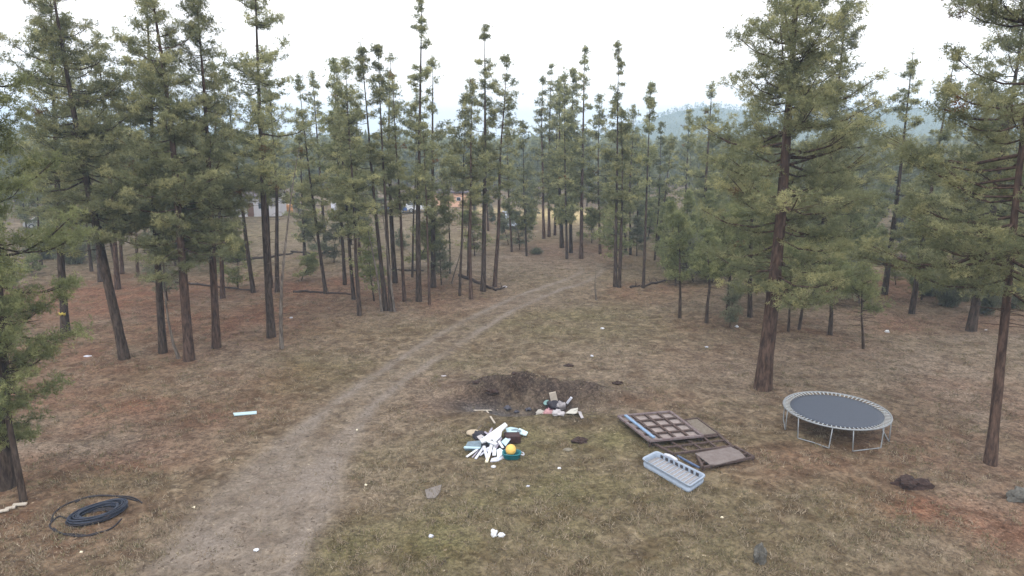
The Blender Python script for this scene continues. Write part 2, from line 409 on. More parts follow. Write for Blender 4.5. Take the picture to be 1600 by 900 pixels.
for (px, py, rx, ry, k) in [(640,850,3.5,2.8,.95),(860,780,4.5,3.0,.8),(800,700,3,2,.7),(980,700,2.4,2,.8),(620,700,2.5,2,.45),(880,660,2.5,.8,.8),(480,580,3,3,.7),(560,510,5,3,.6),(900,500,7,5,.6),
    (1350,830,4,2,.4),(1100,860,4,2,.6),(260,600,4,3,.35),(720,560,3,2,.5),(130,770,2,1.5,.4),(1100,780,2.5,1.6,.45),(540,360,40,24,.6),(1150,380,40,24,.6),(1240,700,2.5,1.5,.3)]:
    green = np.maximum(green, blob(px, py, rx, ry, k))
green = np.clip(green * (.9 + wob * 1.6), 0, 1) * (1 - track * .8)
q = PIT
soil = np.clip(bump(xx, yy, q.x - .2, q.y + .1, 2.9, 1.5) * 1.7 + bump(xx, yy, q.x - .3, q.y + 1.5, 3.0, 1.2) * 1.4 + bump(xx, yy, q.x + 3.2, q.y + 1.1, 2.4, .5, -.3) * .3 + bump(xx, yy, q.x + 1.9, q.y - 2.2, 1.0, .35) * .6, 0, 1) * np.clip(.75 + wob * 2.2, .2, 1)
ash = np.clip(bump(xx, yy, q.x - .6, q.y - .35, 1.8, .6) * (1 + wob), 0, 1)
m1 = np.stack([track, lit, pale, green], 1); m2 = np.stack([soil, ash, yel_sunlit, np.ones_like(xx)], 1)
gm = npmesh('ground', V, [F], True, {'cover': ('POINT', m1), 'dirt': ('POINT', m2)})

GM = bpy.data.materials.new('forest ground'); GM.use_nodes = True; t = GM.node_tree; pb = t.nodes['Principled BSDF']
pb.inputs['Roughness'].default_value = .95; pb.inputs['Specular IOR Level'].default_value = .1
geo = t.nodes.new('ShaderNodeNewGeometry')
def N(scale, detail=5, rough=.6, dist=0.0, off=0.0):
    mp = t.nodes.new('ShaderNodeMapping'); mp.inputs['Location'].default_value = (off, off * .7, 0)
    n = t.nodes.new('ShaderNodeTexNoise'); n.inputs['Scale'].default_value = scale; n.inputs['Detail'].default_value = detail
    n.inputs['Roughness'].default_value = rough; n.inputs['Distortion'].default_value = dist
    t.links.new(geo.outputs['Position'], mp.inputs[0]); t.links.new(mp.outputs[0], n.inputs[0]); return n.outputs[0]
def ramp(src, stops):
    r = t.nodes.new('ShaderNodeValToRGB'); e = r.color_ramp.elements
    while len(e) < len(stops): e.new(.5)
    for k, (p, c) in enumerate(stops): e[k].position = p; e[k].color = (*c, 1) if len(c) == 3 else c
    t.links.new(src, r.inputs[0]); return r.outputs[0]
def mixc(f, a_, b_):
    m = t.nodes.new('ShaderNodeMix'); m.data_type = 'RGBA'
    if isinstance(f, float): m.inputs[0].default_value = f
    else: t.links.new(f, m.inputs[0])
    t.links.new(a_, m.inputs[6]); t.links.new(b_, m.inputs[7]); return m.outputs[2]
def mth(op, a_, b_, c_=None):
    m = t.nodes.new('ShaderNodeMath'); m.operation = op; m.use_clamp = op in ('ADD', 'MULTIPLY_ADD')
    for k, v in enumerate((a_, b_, c_)):
        if v is None: continue
        if isinstance(v, (int, float)): m.inputs[k].default_value = v
        else: t.links.new(v, m.inputs[k])
    return m.outputs[0]
fine = N(9, 6, .7); mid = N(1.9, 6, .65, .6, 11); big = N(.45, 5, .6, .4, 31); grit = N(38, 3, .7)
base = ramp(mid, [(.36, (0.0702, 0.0504, 0.0360)), (.46, (0.1062, 0.0792, 0.0576)), (.53, (0.1332, 0.1026, 0.0747)), (.63, (0.1980, 0.1602, 0.1188))])
tex = mth('ADD', mth('MULTIPLY', fine, .6), mth('MULTIPLY', grit, .4))
grn = ramp(tex, [(.40, (0.0532, 0.0494, 0.0247)), (.5, (0.1064, 0.0969, 0.0494)), (.59, (0.1662, 0.1472, 0.0808))])
ltr = ramp(tex, [(.40, (0.0684, 0.0351, 0.0228)), (.5, (0.1377, 0.0703, 0.0456)), (.60, (0.1900, 0.1121, 0.0760))])
pl = ramp(tex, [(.40, (0.0966, 0.0754, 0.0589)), (.5, (0.1638, 0.1306, 0.1030)), (.60, (0.2668, 0.2254, 0.1840))])
trc = ramp(tex, [(.38, (0.1326, 0.1102, 0.0918)), (.5, (0.1816, 0.1540, 0.1326)), (.62, (0.2397, 0.2091, 0.1836))])
sl = ramp(tex, [(.40, (0.0176, 0.0136, 0.0120)), (.5, (0.0480, 0.0360, 0.0304)), (.62, (0.1040, 0.0800, 0.0680))])
as_ = ramp(tex, [(.4, (.05, .05, .055)), (.6, (.15, .145, .15))])
ye = ramp(tex, [(.3, (.30, .24, .12)), (.6, (.46, .38, .22))])  # yellow grass colour, brightened as if in sun
a1 = t.nodes.new('ShaderNodeAttribute'); a1.attribute_name = 'cover'; s1 = t.nodes.new('ShaderNodeSeparateColor'); t.links.new(a1.outputs['Color'], s1.inputs[0])
a2 = t.nodes.new('ShaderNodeAttribute'); a2.attribute_name = 'dirt'; s2 = t.nodes.new('ShaderNodeSeparateColor'); t.links.new(a2.outputs['Color'], s2.inputs[0])
def masked(m_, n_, k=1.6, lo=-.5):   # break the edge of a mask with noise
    return mth('MULTIPLY_ADD', m_, k, mth('MULTIPLY_ADD', n_, 1.0, lo)) if False else mth('MULTIPLY', m_, mth('ADD', mth('MULTIPLY', n_, k), lo + .35))
c = mixc(masked(a1.outputs['Alpha'], mid, 3.0, -.45), base, grn)
c = mixc(mth('MULTIPLY', big, .26), c, grn)
c = mixc(masked(s1.outputs[1], N(1.3, 6, .7, .5, 55), 3.0, -.42), c, ltr)
c = mixc(masked(s1.outputs[2], N(2.6, 6, .7, .8, 71), 2.4, -.55), c, pl)
c = mixc(masked(s1.outputs[0], mid, 1.2, .2), c, trc)
c = mixc(masked(s2.outputs[0], mid, 1.4, .2), c, sl)
c = mixc(masked(s2.outputs[1], mid, 1.5, .0), c, as_)
c = mixc(s2.outputs[2], c, ye)
# flecks: dark cones and twigs, pale chips
fl = ramp(N(5.5, 2, .5, 0, 90), [(.66, (0, 0, 0)), (.72, (1, 1, 1))]); dk = ramp(tex, [(0, (.07, .052, .042)), (1, (.10, .075, .06))])
c = mixc(mth('MULTIPLY', fl, .65), c, dk)
fl2 = ramp(N(7.0, 2, .5, 0, 140), [(.70, (0, 0, 0)), (.75, (1, 1, 1))]); lt = ramp(tex, [(0, (.34, .29, .22)), (1, (.46, .40, .32))])
c = mixc(mth('MULTIPLY', fl2, .55), c, lt)
pat = ramp(N(3.4, 5, .75, .9, 200), [(.38, (.60, .59, .58)), (.5, (1, 1, 1)), (.62, (1.30, 1.28, 1.24))])
pat2 = ramp(N(.9, 4, .6, .5, 260), [(.36, (.78, .72, .67)), (.5, (1, .99, .97)), (.64, (1.22, 1.20, 1.17))])
def mulc(a_, b_):
    m = t.nodes.new('ShaderNodeMix'); m.data_type = 'RGBA'; m.blend_type = 'MULTIPLY'; m.inputs[0].default_value = 1
    t.links.new(a_, m.inputs[6]); t.links.new(b_, m.inputs[7]); return m.outputs[2]
c = mixc(mth('MULTIPLY', s1.outputs[0], .6), mulc(mulc(c, pat), pat2), c)
t.links.new(c, pb.inputs['Base Color'])
bp = t.nodes.new('ShaderNodeBump'); bp.inputs['Strength'].default_value = .8; bp.inputs['Distance'].default_value = .06
t.links.new(tex, bp.inputs['Height']); t.links.new(bp.outputs[0], pb.inputs['Normal'])
g = link('ground', gm, GM); tag(g, kind='structure')

# ------------------------------------------------------------ trees
def crown_data(path, zfrac0, Rm, rs, style, lod):
    """limbs and needle tufts round a trunk path (n,3 array, base at origin)."""
    path = np.asarray(path, float); n = len(path); top = path[-1]; H = top[2]
    def at(zf):
        zz = np.asarray(zf) * (n - 1); k = np.clip(zz.astype(int), 0, n - 2); f = (zz - k)[..., None]
        return path[k] * (1 - f) + path[k + 1] * f
    L = H * (1 - zfrac0)
    dens = {'n': 7.2, 's': 4.8, 'x': 9.6, 'y': 12.0, 'r': 6, 'b': 16}[style] * (1.0 if Rm < 3 else 1.25)
    nb = int(L * dens); nb = max(nb, 26)
    s = np.sort(rs.random(nb)); 
    zf = zfrac0 + (1 - zfrac0) * s * .985
    prof = (np.clip(1 - s, 0, 1) ** (.8 if style != 'b' else .5)) * (.45 + .55 * np.minimum(1, s / .22)) + .06
    if style == 's': prof = prof * np.where(s > .55, .8, 1.0)
    a0 = rs.random() * 6.28
    az = rs.random(nb) * 6.283
    lob = 1 + .22 * np.sin(az * 2 + a0) + .15 * np.sin(az * 3 + s * 9 + a0 * 2)
    ln = Rm * prof * lob * (.45 + .62 * rs.random(nb))
    keep = rs.random(nb) < (.95 if style != 's' else .8) - ((.15 if Rm > 4.5 else .42) * s if style in 'nx' else 0)
    zf, s, ln, az = zf[keep], s[keep], ln[keep], az[keep]; nb = len(s)
    el = np.radians(-8 + 42 * s ** 1.4 + rs.normal(0, 9, nb))
    if style == 'y': el += .35
    o = at(zf)
    out = np.stack([np.cos(az), np.sin(az), np.zeros(nb)], 1)
    up = np.array([0, 0, 1.])
    def bp_(idx, u):
        u = u[:, None]; l = ln[idx][:, None]
        return o[idx] + out[idx] * (l * u * np.cos(el[idx])[:, None]) + up * (l * u * np.sin(el[idx])[:, None] + l * .18 * u * u - l * .10 * np.sin(u * 3.14))
    idx = np.arange(nb); r0 = np.clip(.010 * ln + .006, .007, .06) * (1.3 if lod == 0 else 1.5)
    S0, S1, RA, RB = [], [], [], []
    us = [0, .33, .66, 1.0]
    for ua, ub in zip(us[:-1], us[1:]):
        S0.append(bp_(idx, np.full(nb, ua))); S1.append(bp_(idx, np.full(nb, ub))); RA.append(r0 * (1 - ua * .8)); RB.append(r0 * (1 - ub * .8))
    # clusters of tufts
    ncl = np.maximum(2, (1.6 + ln * (3.1 if lod == 0 else 2.6)).astype(int)); ci = np.repeat(idx, ncl); m = len(ci)
    u = (.14 + .90 * rs.random(m) ** .7) if style == 'x' else (.30 + .74 * rs.random(m) ** .6); u[np.cumsum(ncl) - 1] = 1.0
    lat = (rs.random(m) * 2 - 1) * .42 * u * ln[ci]; lat[np.cumsum(ncl) - 1] = 0
    side_ = np.stack([-out[ci][:, 1], out[ci][:, 0], np.zeros(m)], 1)
    c0 = bp_(ci, np.clip(u - .28, .05, 1)); cc = bp_(ci, u) + side_ * lat[:, None] + up * (rs.random(m)[:, None] * .12)
    S0.append(c0); S1.append(cc); RA.append(np.full(m, .009)); RB.append(np.full(m, .004))
    nt_ = {0: 15, 1: 11, 2: 8}[lod] if style != 's' else {0: 16, 1: 14, 2: 9}[lod]
    ti = np.repeat(np.arange(m), nt_); k = len(ti)
    spread = .17 if style != 's' else .135
    tc_ = cc[ti] + rs.normal(0, 1, (k, 3)) * np.array([spread, spread, spread * .6])
    td = unit(out[ci][ti] * .7 + up * .7 + rs.normal(0, .35, (k, 3)))
    # leader
    lead = at(np.clip(1 - rs.random(10) ** 2 * .06, 0, 1)) + rs.normal(0, .07, (10, 3)); tc_ = np.concatenate([tc_, lead]); td = np.concatenate([td, np.tile(up, (10, 1))])
    ctint = rs.random(m) ** 1.2 * .75; tint = np.concatenate([ctint[ti] + rs.random(k) * .23, np.full(10, .5)])
    deadc = rs.random(m) < (.005 if style in 'nx' else 0); tint[:k][deadc[ti]] = .995
    segd = (np.concatenate(S0), np.concatenate(S1), np.concatenate(RA), np.concatenate(RB))
    return segd, tc_, td, tint
def needles(tc_, td, tint, lod, rs, scale=1.0):
    nn = {0: 12, 1: 9, 2: 7}[lod]; wid = {0: .026, 1: .040, 2: .062}[lod] * scale; ln = {0: .15, 1: .18, 2: .23}[lod] * scale
    k = len(tc_)
    d = unit(rs.normal(0, 1, (k, nn, 3)) + td[:, None] * .75)
    c = tc_[:, None] + d * (.02 * scale); L = ln * (.65 + .5 * rs.random((k, nn, 1)))
    pr = unit(np.cross(d, rs.normal(0, 1, (k, nn, 3))))
    A = c - pr * wid * .5 + d * L * .12; B = c + pr * wid * .5 + d * L * .12; C = c + d * L + pr * wid * .15
    V = np.stack([A, B, C], 2).reshape(-1, 3); F = np.arange(len(V)).reshape(-1, 3)
    tt = np.repeat(tint, nn); 
    return V, F, np.clip(tt, 0, 1)
def build_tree(name, path, rbase, zf0, Rm, style, lod, seed, bark, nmat, crown=True):
    """path relative to base; returns (trunk_obj, crown_obj)"""
    rs = np.random.default_rng(seed); path = np.asarray(path, float); n = len(path)
    H = path[-1][2]; zz = np.linspace(0, 1, n)
    rad = rbase * (1 - zz * .94) ** 1.0 * (1 + .22 * np.exp(-zz * H / .3))
    k = {0: 12, 1: 8, 2: 6}[lod]
    p2 = path.copy(); p2[0, 2] -= .25
    V, F, caps = tube_path(p2, rad, k, .07, seed)
    Vs, Fs = [V], [F]; nv = len(V); capf = [caps[1]]
    cr = None
    if crown:
        sg, tc_, td, tint = crown_data(path, zf0, Rm, rs, style, lod)
        v, f = segs(*sg, k=3 if lod else 4); Vs.append(v); Fs.append(f + nv); nv += len(v)
        nV, nF, tt = needles(tc_, td, tint, lod, rs, 1.0 if style != 'y' else .9)
        cr = npmesh('crown', nV, [nF], False, {'tint': ('FACE', tt)})
    # bare dead twigs below the crown
    lo = .25 if crown else .3; hi = max(zf0, lo + .05) if crown else .98
    m = {0: 16, 1: 9, 2: 4}[lod]
    z0 = lo + (hi - lo) * rs.random(m) ** .6; kk = np.clip((z0 * (n - 1)).astype(int), 0, n - 2); f_ = (z0 * (n - 1) - kk)[:, None]
    o = path[kk] * (1 - f_) + path[kk + 1] * f_; az = rs.random(m) * 6.28
    le = (.35 + .9 * rs.random(m)) * (min(1.0, Rm / 1.8) if crown else .5)
    d = np.stack([np.cos(az), np.sin(az), -.15 + .3 * rs.random(m)], 1)
    e = o + d * le[:, None]; e2 = e + d * (le * .4)[:, None] + np.array([0, 0, -.06])
    v, f = segs(np.concatenate([o, e]), np.concatenate([e, e2]), np.concatenate([np.full(m, .016), np.full(m, .010)]), np.concatenate([np.full(m, .010), np.full(m, .004)]), 3)
    Vs.append(v); Fs.append(f + nv)
    tr = npmesh('trunk', np.concatenate(Vs), [np.concatenate([x for x in Fs])] + capf, True)
    return tr, cr
def trunk_path(base, top, bend, n, seed, mid_=None):
    rs = np.random.default_rng(seed); base = np.array(base, float); top = np.array(top, float); s = np.linspace(0, 1, n)[:, None]
    p = base * (1 - s) + top * s
    if mid_ is not None:
        m = np.array(mid_, float); p = base * (1 - s) ** 2 + 2 * s * (1 - s) * (2 * m - .5 * base - .5 * top) + top * s * s
    b = rs.normal(0, 1, 3) * np.array([1, 1, 0]) * bend
    p = p + np.sin(s * 3.14159) * b + np.sin(s * 9 + rs.random() * 6) * np.minimum(s * 3, 1) * rs.normal(0, bend * .3, 3) * np.array([1, 1, 0])
    return p
def add_tree(name, bx, by, tx, ty, wpx, cby, Rm, style, label, cat='pine tree', group=None, seed=0, mid_=None):
    b = G(bx, by); Yd = b.y
    top = onY(tx, ty, Yd); fwd = Yd * _c + (CAMZ - b.z) * _s
    rbase = wpx / 2 * fwd / FPX * .84; cby = cby + (by - cby) * (0 if 370 < bx < 460 or 590 < bx < 810 else .22 if style in 'nx' else .1 if style == 's' else 0); Rm = Rm * 1.22
    H = top.z - b.z
    zf0 = (onY(bx + (tx - bx) * (by - cby) / (by - ty), cby, Yd).z - b.z) / H
    lod = 0 if Yd < 37 else 1 if Yd < 62 else 2
    if style == 'x' and lod == 1 and Yd > 50: lod = 2
    n = max(6, int(H / 1.2))
    rel = np.array([(top.x - b.x), rng.normal(0, .25), H])
    mm = None
    if mid_ is not None:
        q_ = onY(mid_[0], mid_[1], Yd); mm = np.array([q_.x - b.x, 0, q_.z - b.z])
    path = trunk_path((0, 0, 0), rel, .10 if style != 's' else .06, n, seed, mm)
    red = style in 'r' or ('red' in label and 'thick red' in label) or 'red-brown' in label or 'red trunk' in label or 'reddish' in label or 'big broad' in label or 'red twin' in label or 'red-trunked' in label
    bark = DEADWOOD if style == 'd' else BARK_R if red else BARK
    tr, cr = build_tree(name, path, rbase, zf0, Rm, 'n' if style == 'd' else style, lod, seed, None, None, crown=style != 'd')
    e = empty(name, b); tag(e, label, cat, group)
    link('trunk', tr, bark, e)
    if cr is not None: link('crown', cr, NEEDLE_Y if style == 'y' or 'left edge' in label else NEEDLE, e)
    return e
for k, T_ in enumerate(TREES):
    bx, by, tx, ty, wp, cb, Rm, st, lab = T_
    add_tree('young_pine' if st == 'y' else 'pine_tree', bx, by, tx, ty, wp, cb, Rm, st, lab, 'young pine' if st == 'y' else 'pine tree',
             'young pines on the open ground' if st == 'y' else 'pines around the clearing', 100 + k)
for k, (b_, m_, t_, wp, lab) in enumerate(SNAGS):
    add_tree('dead_tree', b_[0], b_[1], t_[0], t_[1], wp, b_[1] - (b_[1] - t_[1]) * .9, 1, 'd', lab, 'dead tree', 'bare dead stems', 300 + k, m_)

# ------------------------------------------------------------ farther individual pines, copied from a few built ones
def proto_tree(H, Rm, style, zf0, rb, seed, lod=2):
    path = trunk_path((0, 0, 0), (rng.normal(0, .5), rng.normal(0, .5), H), .12, 9, seed)
    return build_tree('pine_tree', path, rb, zf0, Rm, style, lod, seed, None, None)
PROTO = [proto_tree(13, 1.9, 'n', .26, .11, 501), proto_tree(13, 2.1, 'x', .16, .11, 502), proto_tree(15, 1.6, 's', .3, .10, 503),
         proto_tree(12, 2.3, 'x', .10, .11, 504), proto_tree(14, 1.9, 'x', .22, .11, 505), proto_tree(11, 2.0, 'n', .12, .10, 506)]
DONE = {}
def place_tree(k, x, y, H, wide, label, group, name='pine_tree', cat='pine tree', nm=None, protos=PROTO):
    key = (k, nm.name if nm else '')
    if key not in DONE:
        e = empty(name, (x, y, hz(x, y)))
        a = link('trunk', protos[k][0], BARK if k % 3 else BARK_R, e)
        b = link('crown', protos[k][1] if nm is None else protos[k][1].copy(), nm or NEEDLE_F, e)
        DONE[key] = e
    else:
        src = DONE[key]; e = src.copy(); COL.objects.link(e)
        for ch in src.children:
            c = ch.copy(); COL.objects.link(c); c.parent = e
    e.location = (x, y, hz(x, y)); h0 = protos[k][2] if len(protos[k]) > 2 else None
    e.rotation_euler = (0, 0, random.uniform(0, 6.28)); e.scale = (wide, wide, H)
    tag(e, label, cat, group); return e
PH = [13, 13, 15, 12, 14, 11]
def where(px):
    for lim, txt in ((110, 'behind the needles of the thick trunk cut by the left edge'), (250, 'beyond the reddish litter between the left-hand trunks'), (370, 'left of the white cabin'),
                     (450, 'round the white cabin'), (560, 'between the white cabin and the dense middle clump'), (640, 'behind the dense middle clump and the blue car'),
                     (740, 'round the peach shed and the white car'), (850, 'between the peach shed and the yellow grass'), (950, 'round the yellow grass at the end of the track'),
                     (1060, 'under the left slope of the blue hill'), (1180, 'below the blue hill, left of the big pine'), (1330, 'behind the big pine and its neighbour'),
                     (1450, 'around the fallen log behind the trampoline'), (9999, 'behind the level-branched pine at the right')):
        if px < lim: return txt
WIN = [(366, 448), (596, 626), (636, 676), (676, 734), (782, 816), (846, 904), (516, 532), (447, 462)]
r3 = random.Random(11); placed = [(P(T_[0], T_[1]).x, P(T_[0], T_[1]).y) for T_ in TREES]
def project(x, y, z):
    dx, dy, dz = x, y, z - CAMZ
    fwd = dy * _c - dz * _s; upc = dy * _s + dz * _c
    return 800 + FPX * dx / fwd, 450 - FPX * upc / fwd
def scatter(n, y0, y1, hmin, hmax, band, gap, power=1.0):
    c_ = 0; tries = 0
    while c_ < n and tries < n * 60:
        tries += 1
        y = y0 + (y1 - y0) * r3.random() ** power; px = r3.uniform(-60, 1660)
        x = (px - 800) / FPX * (y * _c + CAMZ * _s)
        if any((x - a) ** 2 + (y - b) ** 2 < gap * gap for a, b in placed): continue
        if y < 122 and any(a - 4 < px < b + 4 for a, b in WIN): continue
        if y < 90 and 690 < px < 860: continue
        if y < 84 and px > 1340 and px < 1440: continue
        if y < 100 and 380 < px < 520 and r3.random() < .6: continue
        H = r3.uniform(hmin, hmax)
        if y > 100: H *= 1 - .25 * (abs(px - 720) < 110 or abs(px - 835) < 40)
        if px > 1320 and px < 1560: H *= .8
        placed.append((x, y)); k = r3.randrange(6)
        place_tree(k, x, y, H / PH[k], r3.uniform(.8, 1.2), f'{band} pine {where(px)}', f'{band} pines {where(px)}'); c_ += 1
scatter(72, 60, 106, 8, 14, 'slim middle-distance', 2.6)
scatter(155, 104, 175, 8.5, 12.5, 'far hazy', 2.8, 1.2)

# low young growth scattered under the pines
LOW = [proto_tree(3.6, 1.1, 'y', .10, .04, 611, 2), proto_tree(3.0, 1.2, 'y', .06, .035, 612, 2)]; LH = [3.6, 3.0]
c_ = 0
while c_ < 120:
    y = 46 + 55 * r3.random() ** .8; px = r3.uniform(-20, 1620)
    if c_ >= 46: px = r3.choice((r3.uniform(970, 1620), r3.uniform(970, 1620), r3.uniform(560, 860), r3.uniform(0, 360))); y = r3.uniform(76, 125)
    x = (px - 800) / FPX * (y * _c + CAMZ * _s)
    if any(a - 4 < px < b + 4 for a, b in WIN): continue
    if (690 < px < 960 and y < 82) or (960 < px < 1340 and y < 52) or (300 < px < 560 and y < 62) or any((x - a) ** 2 + (y - b) ** 2 < 2.2 for a, b in placed): continue
    placed.append((x, y)); k = r3.randrange(2); H = r3.uniform(1.5, 3.6)
    place_tree(10 + k, x, y, H / LH[k], r3.uniform(.7, 1.2) * H / LH[k] * 1.1, f'low young pine {where(px)}', f'low young pines {where(px)}', 'sapling', 'sapling', SHRUB if c_ % 3 else NEEDLE_Y, {10: LOW[0], 11: LOW[1]}); c_ += 1
YP = [proto_tree(6.0, 1.5, 'y', .14, .07, 621, 1), proto_tree(7.5, 1.7, 'y', .12, .08, 622, 2), proto_tree(5.0, 1.5, 'y', .08, .06, 623, 1)]; YH = [6.0, 7.5, 5.0]
c_ = 0; tries = 0
while c_ < 74 and tries < 4000:
    tries += 1
    px = r3.choice((r3.uniform(1010, 1200), r3.uniform(1010, 1200), r3.uniform(1235, 1410), r3.uniform(1430, 1640), r3.uniform(1430, 1640))); y = r3.uniform(44, 88); x = (px - 800) / FPX * (y * _c + CAMZ * _s)
    if (px < 1400 and y < 50) or (1330 < px < 1430 and y < 60) or any((x - a) ** 2 + (y - b) ** 2 < 2.9 for a, b in placed): continue
    placed.append((x, y)); k = r3.randrange(3); H = r3.uniform(4.0, 7.8)
    place_tree(20 + k, x, y, H / YH[k], r3.uniform(.8, 1.1) * (H / YH[k]) ** .5, f'half-grown light green pine {where(px)}', f'half-grown pines {where(px)}', 'young_pine', 'young pine', NEEDLE_Y, {20 + q: YP[q] for q in range(3)}); c_ += 1
# saplings and low bushes that stand on their own
SAP = [proto_tree(3.4, .95, 'y', .12, .035, 601, 1), proto_tree(3.0, 1.05, 'y', .08, .035, 602, 1), proto_tree(4.6, 1.1, 'y', .18, .05, 603, 1)]
SH = [3.4, 3.0, 4.6]
SAPS = [(262,470,110,'narrow yellowish sapling between the grey trunk and the thick red-brown trunk',1),(470,438,42,'low grey-green sapling right of the bent dead snag',1.5),
 (335,425,60,'small bushy sapling behind the straight grey pine',1.4),(372,452,75,'sapling in front of the left-leaning pine at the log',1.3),(505,400,60,'sapling beside the straight slim pine',1.3),
 (585,470,110,'tall thin sapling left of the close twin pines',1),(522,410,60,'sapling in the gap left of the dense middle clump',1.3),(648,420,75,'sapling right of the reddish pine near the tallest slender pine',1.3),
 (690,445,70,'sapling just right of the greenish trunk near the track',1.2),(742,400,70,'dark sapling between the two slim pines by the trackside log',1.4),(795,382,45,'sapling in front of the pale blue car',1.3),
 (965,418,95,'bushy sapling hugging the two joined trunks',1.3),(812,390,60,'sapling right of the pale blue car',1.2),(925,380,50,'sapling right of the red-trunked pointed pine',1.4),(995,400,60,'sapling left of the thin tufted pine',1.3),
 (1045,410,70,'sapling behind the leftmost bright young pine',1.4),(1085,440,80,'sapling between the first two bright young pines',1.2),(1120,440,75,'sapling right of the dark-trunked tall pine',1.3),
 (1140,512,70,'small bluish bushy sapling left of the big trunk',.9),(1200,470,90,'sapling behind the big trunk',1.4),(1270,470,90,'sapling behind the gap right of the big trunk',1.5),
 (1325,450,90,'sapling left of the fallen log behind the trampoline',1.5),(1345,480,80,'sapling just behind the pale yellowish young pine',1.3),(1400,445,40,'small sapling right of the clumpy-topped dark pine',1.2)]
for k, (px, py, hp, lab, wd) in enumerate(SAPS):
    b = G(px, py); top = onY(px, py - hp, b.y); kk = k % 3
    place_tree(kk, b.x, b.y, (top.z - b.z) / SH[kk], wd * (top.z - b.z) / SH[kk] * .8 + .3, lab, 'pine saplings under the tall pines', 'sapling', 'sapling',
               NEEDLE_Y if k % 2 else SHRUB, SAP)
def bush_meshes(seed, dens=900):
    rs = np.random.default_rng(seed); m = 70
    az = rs.random(m) * 6.28; el = np.radians(rs.uniform(15, 85, m)); L = rs.uniform(.6, 1.15, m)
    d = np.stack([np.cos(az) * np.cos(el), np.sin(az) * np.cos(el), np.sin(el) * .95], 1)
    V, F = segs(np.zeros((m, 3)) + rs.normal(0, .06, (m, 3)) * [1, 1, 0], d * L[:, None], np.full(m, .02), np.full(m, .006), 3)
    st = npmesh('stems', V, [F], True)
    ci = rs.integers(0, m, dens); u = rs.random(dens) ** .5
    tc_ = d[ci] * (L[ci] * u)[:, None] + rs.normal(0, .09, (dens, 3)); td = unit(d[ci] + rs.normal(0, .5, (dens, 3)))
    nV, nF, tt = needles(tc_, td, rs.random(dens) * .95, 1, rs, .7)
    return st, npmesh('foliage', nV, [nF], False, {'tint': ('FACE', tt)})
BM = [bush_meshes(701), bush_meshes(702)]
BUSH = [(1452,462,46,40,'green rounded bush right of the leaning dark pine base'),(1480,478,56,60,'largest thick low bush in the right-hand row'),(1500,470,45,62,'bush touching the trunk of the level-branched pine'),
 (1540,490,50,50,'bush right of the level-branched pine trunk'),(1578,480,60,56,'bush behind the red-brown leaning trunk'),(1375,412,55,30,'low wide bush behind the fallen log at the right'),(1430,415,50,34,'dull brownish bush at the right end of the fallen log'),
 (115,412,60,44,'grey-green bush right of the yellow-marked dark trunk'),(70,405,60,40,'grey-green bush left of the yellow-marked dark trunk'),(140,385,44,34,'pale far bush between the left-hand trunks'),
 (838,397,24,11,'low dark twiggy bush at the edge of the clearing beyond the track'),(875,341,22,7,'olive bush in the sunny yellow grass'),(1050,392,36,30,'far bush under the hill, by the right-leaning dark pine'),(1090,400,36,34,'far bush at the foot of the dark-trunked tall pine')]
for k, (px, py, wp, hp, lab) in enumerate(BUSH):
    b = G(px, py); fwd = b.y * _c + (CAMZ - b.z) * _s; e = empty('bush', b, k * 1.3); a_ = wp * fwd / FPX / 2; h_ = (onY(px, py - hp, b.y).z - b.z)
    e.scale = (a_, a_ * .8, h_); tag(e, lab, 'bush', 'low bushes')
    st, fo = BM[k % 2]; link('stems', st, DEADWOOD if not st.materials else None, e); link('foliage', fo, SHRUB if not fo.materials else None, e)

# ------------------------------------------------------------ far wood and hills
rs = np.random.default_rng(77)
def hill_h(x, y):
    a = np.degrees(np.arctan2(x, y)); d = np.hypot(x, y)
    def rid(ac, wd, hh, dd, dw): return hh * np.exp(-((a - ac) / wd) ** 2) * np.exp(-((d - dd) / dw) ** 2)
    z = rid(14.5, 5.5, 42, 850, 200) + rid(23, 8, 22, 850, 200) + rid(32, 9, 34, 870, 220) + rid(-5, 14, 10, 850, 200) + rid(-30, 16, 22, 870, 220) + rid(5, 5, 10, 800, 160)
    z = z + rid(-8.2, 2.2, 7, 850, 200)
    return z * (.85 + .3 * fbm(x / 150, y / 150, 4)) - 6 * (1 - np.clip((d - 380) / 250, 0, 1)) - 1
hx = np.linspace(-1250, 1250, 150); hy = np.linspace(330, 1330, 110); HX, HY = np.meshgrid(hx, hy); HZ = hill_h(HX, HY)
V = np.stack([HX, HY, HZ], -1).reshape(-1, 3); i, j = np.meshgrid(np.arange(149), np.arange(109)); a = (j * 150 + i).ravel(); F = np.stack([a, a + 1, a + 151, a + 150], 1)
HILL = mat('wooded hillside', (.13, .15, .095), .95, noise=.5, scale=.012, col2=(.095, .115, .075))
h = link('hills', npmesh('hills', V, [F], True), HILL); tag(h, kind='structure')
def small_trees(xs, ys, zs, Hs, Rs, per, rs, k_=.085):
    n = len(xs); u = rs.random((n, per)) ** .8; az = rs.random((n, per)) * 6.283; rr = Rs[:, None] * (1 - u * .9) * (.3 + .7 * rs.random((n, per)))
    c = np.stack([xs[:, None] + np.cos(az) * rr, ys[:, None] + np.sin(az) * rr, zs[:, None] + Hs[:, None] * (.06 + .94 * u)], -1)
    sz = (Hs[:, None, None] * k_) * (.6 + .8 * rs.random((n, per, 1)))
    A = c + rs.normal(0, 1, c.shape) * sz; B = c + rs.normal(0, 1, c.shape) * sz; C = c + rs.normal(0, 1, c.shape) * sz * .8
    V = np.stack([A, B, C], 2).reshape(-1, 3); return V, np.repeat(rs.random(n) * .6, per) + rs.random(n * per) * .35
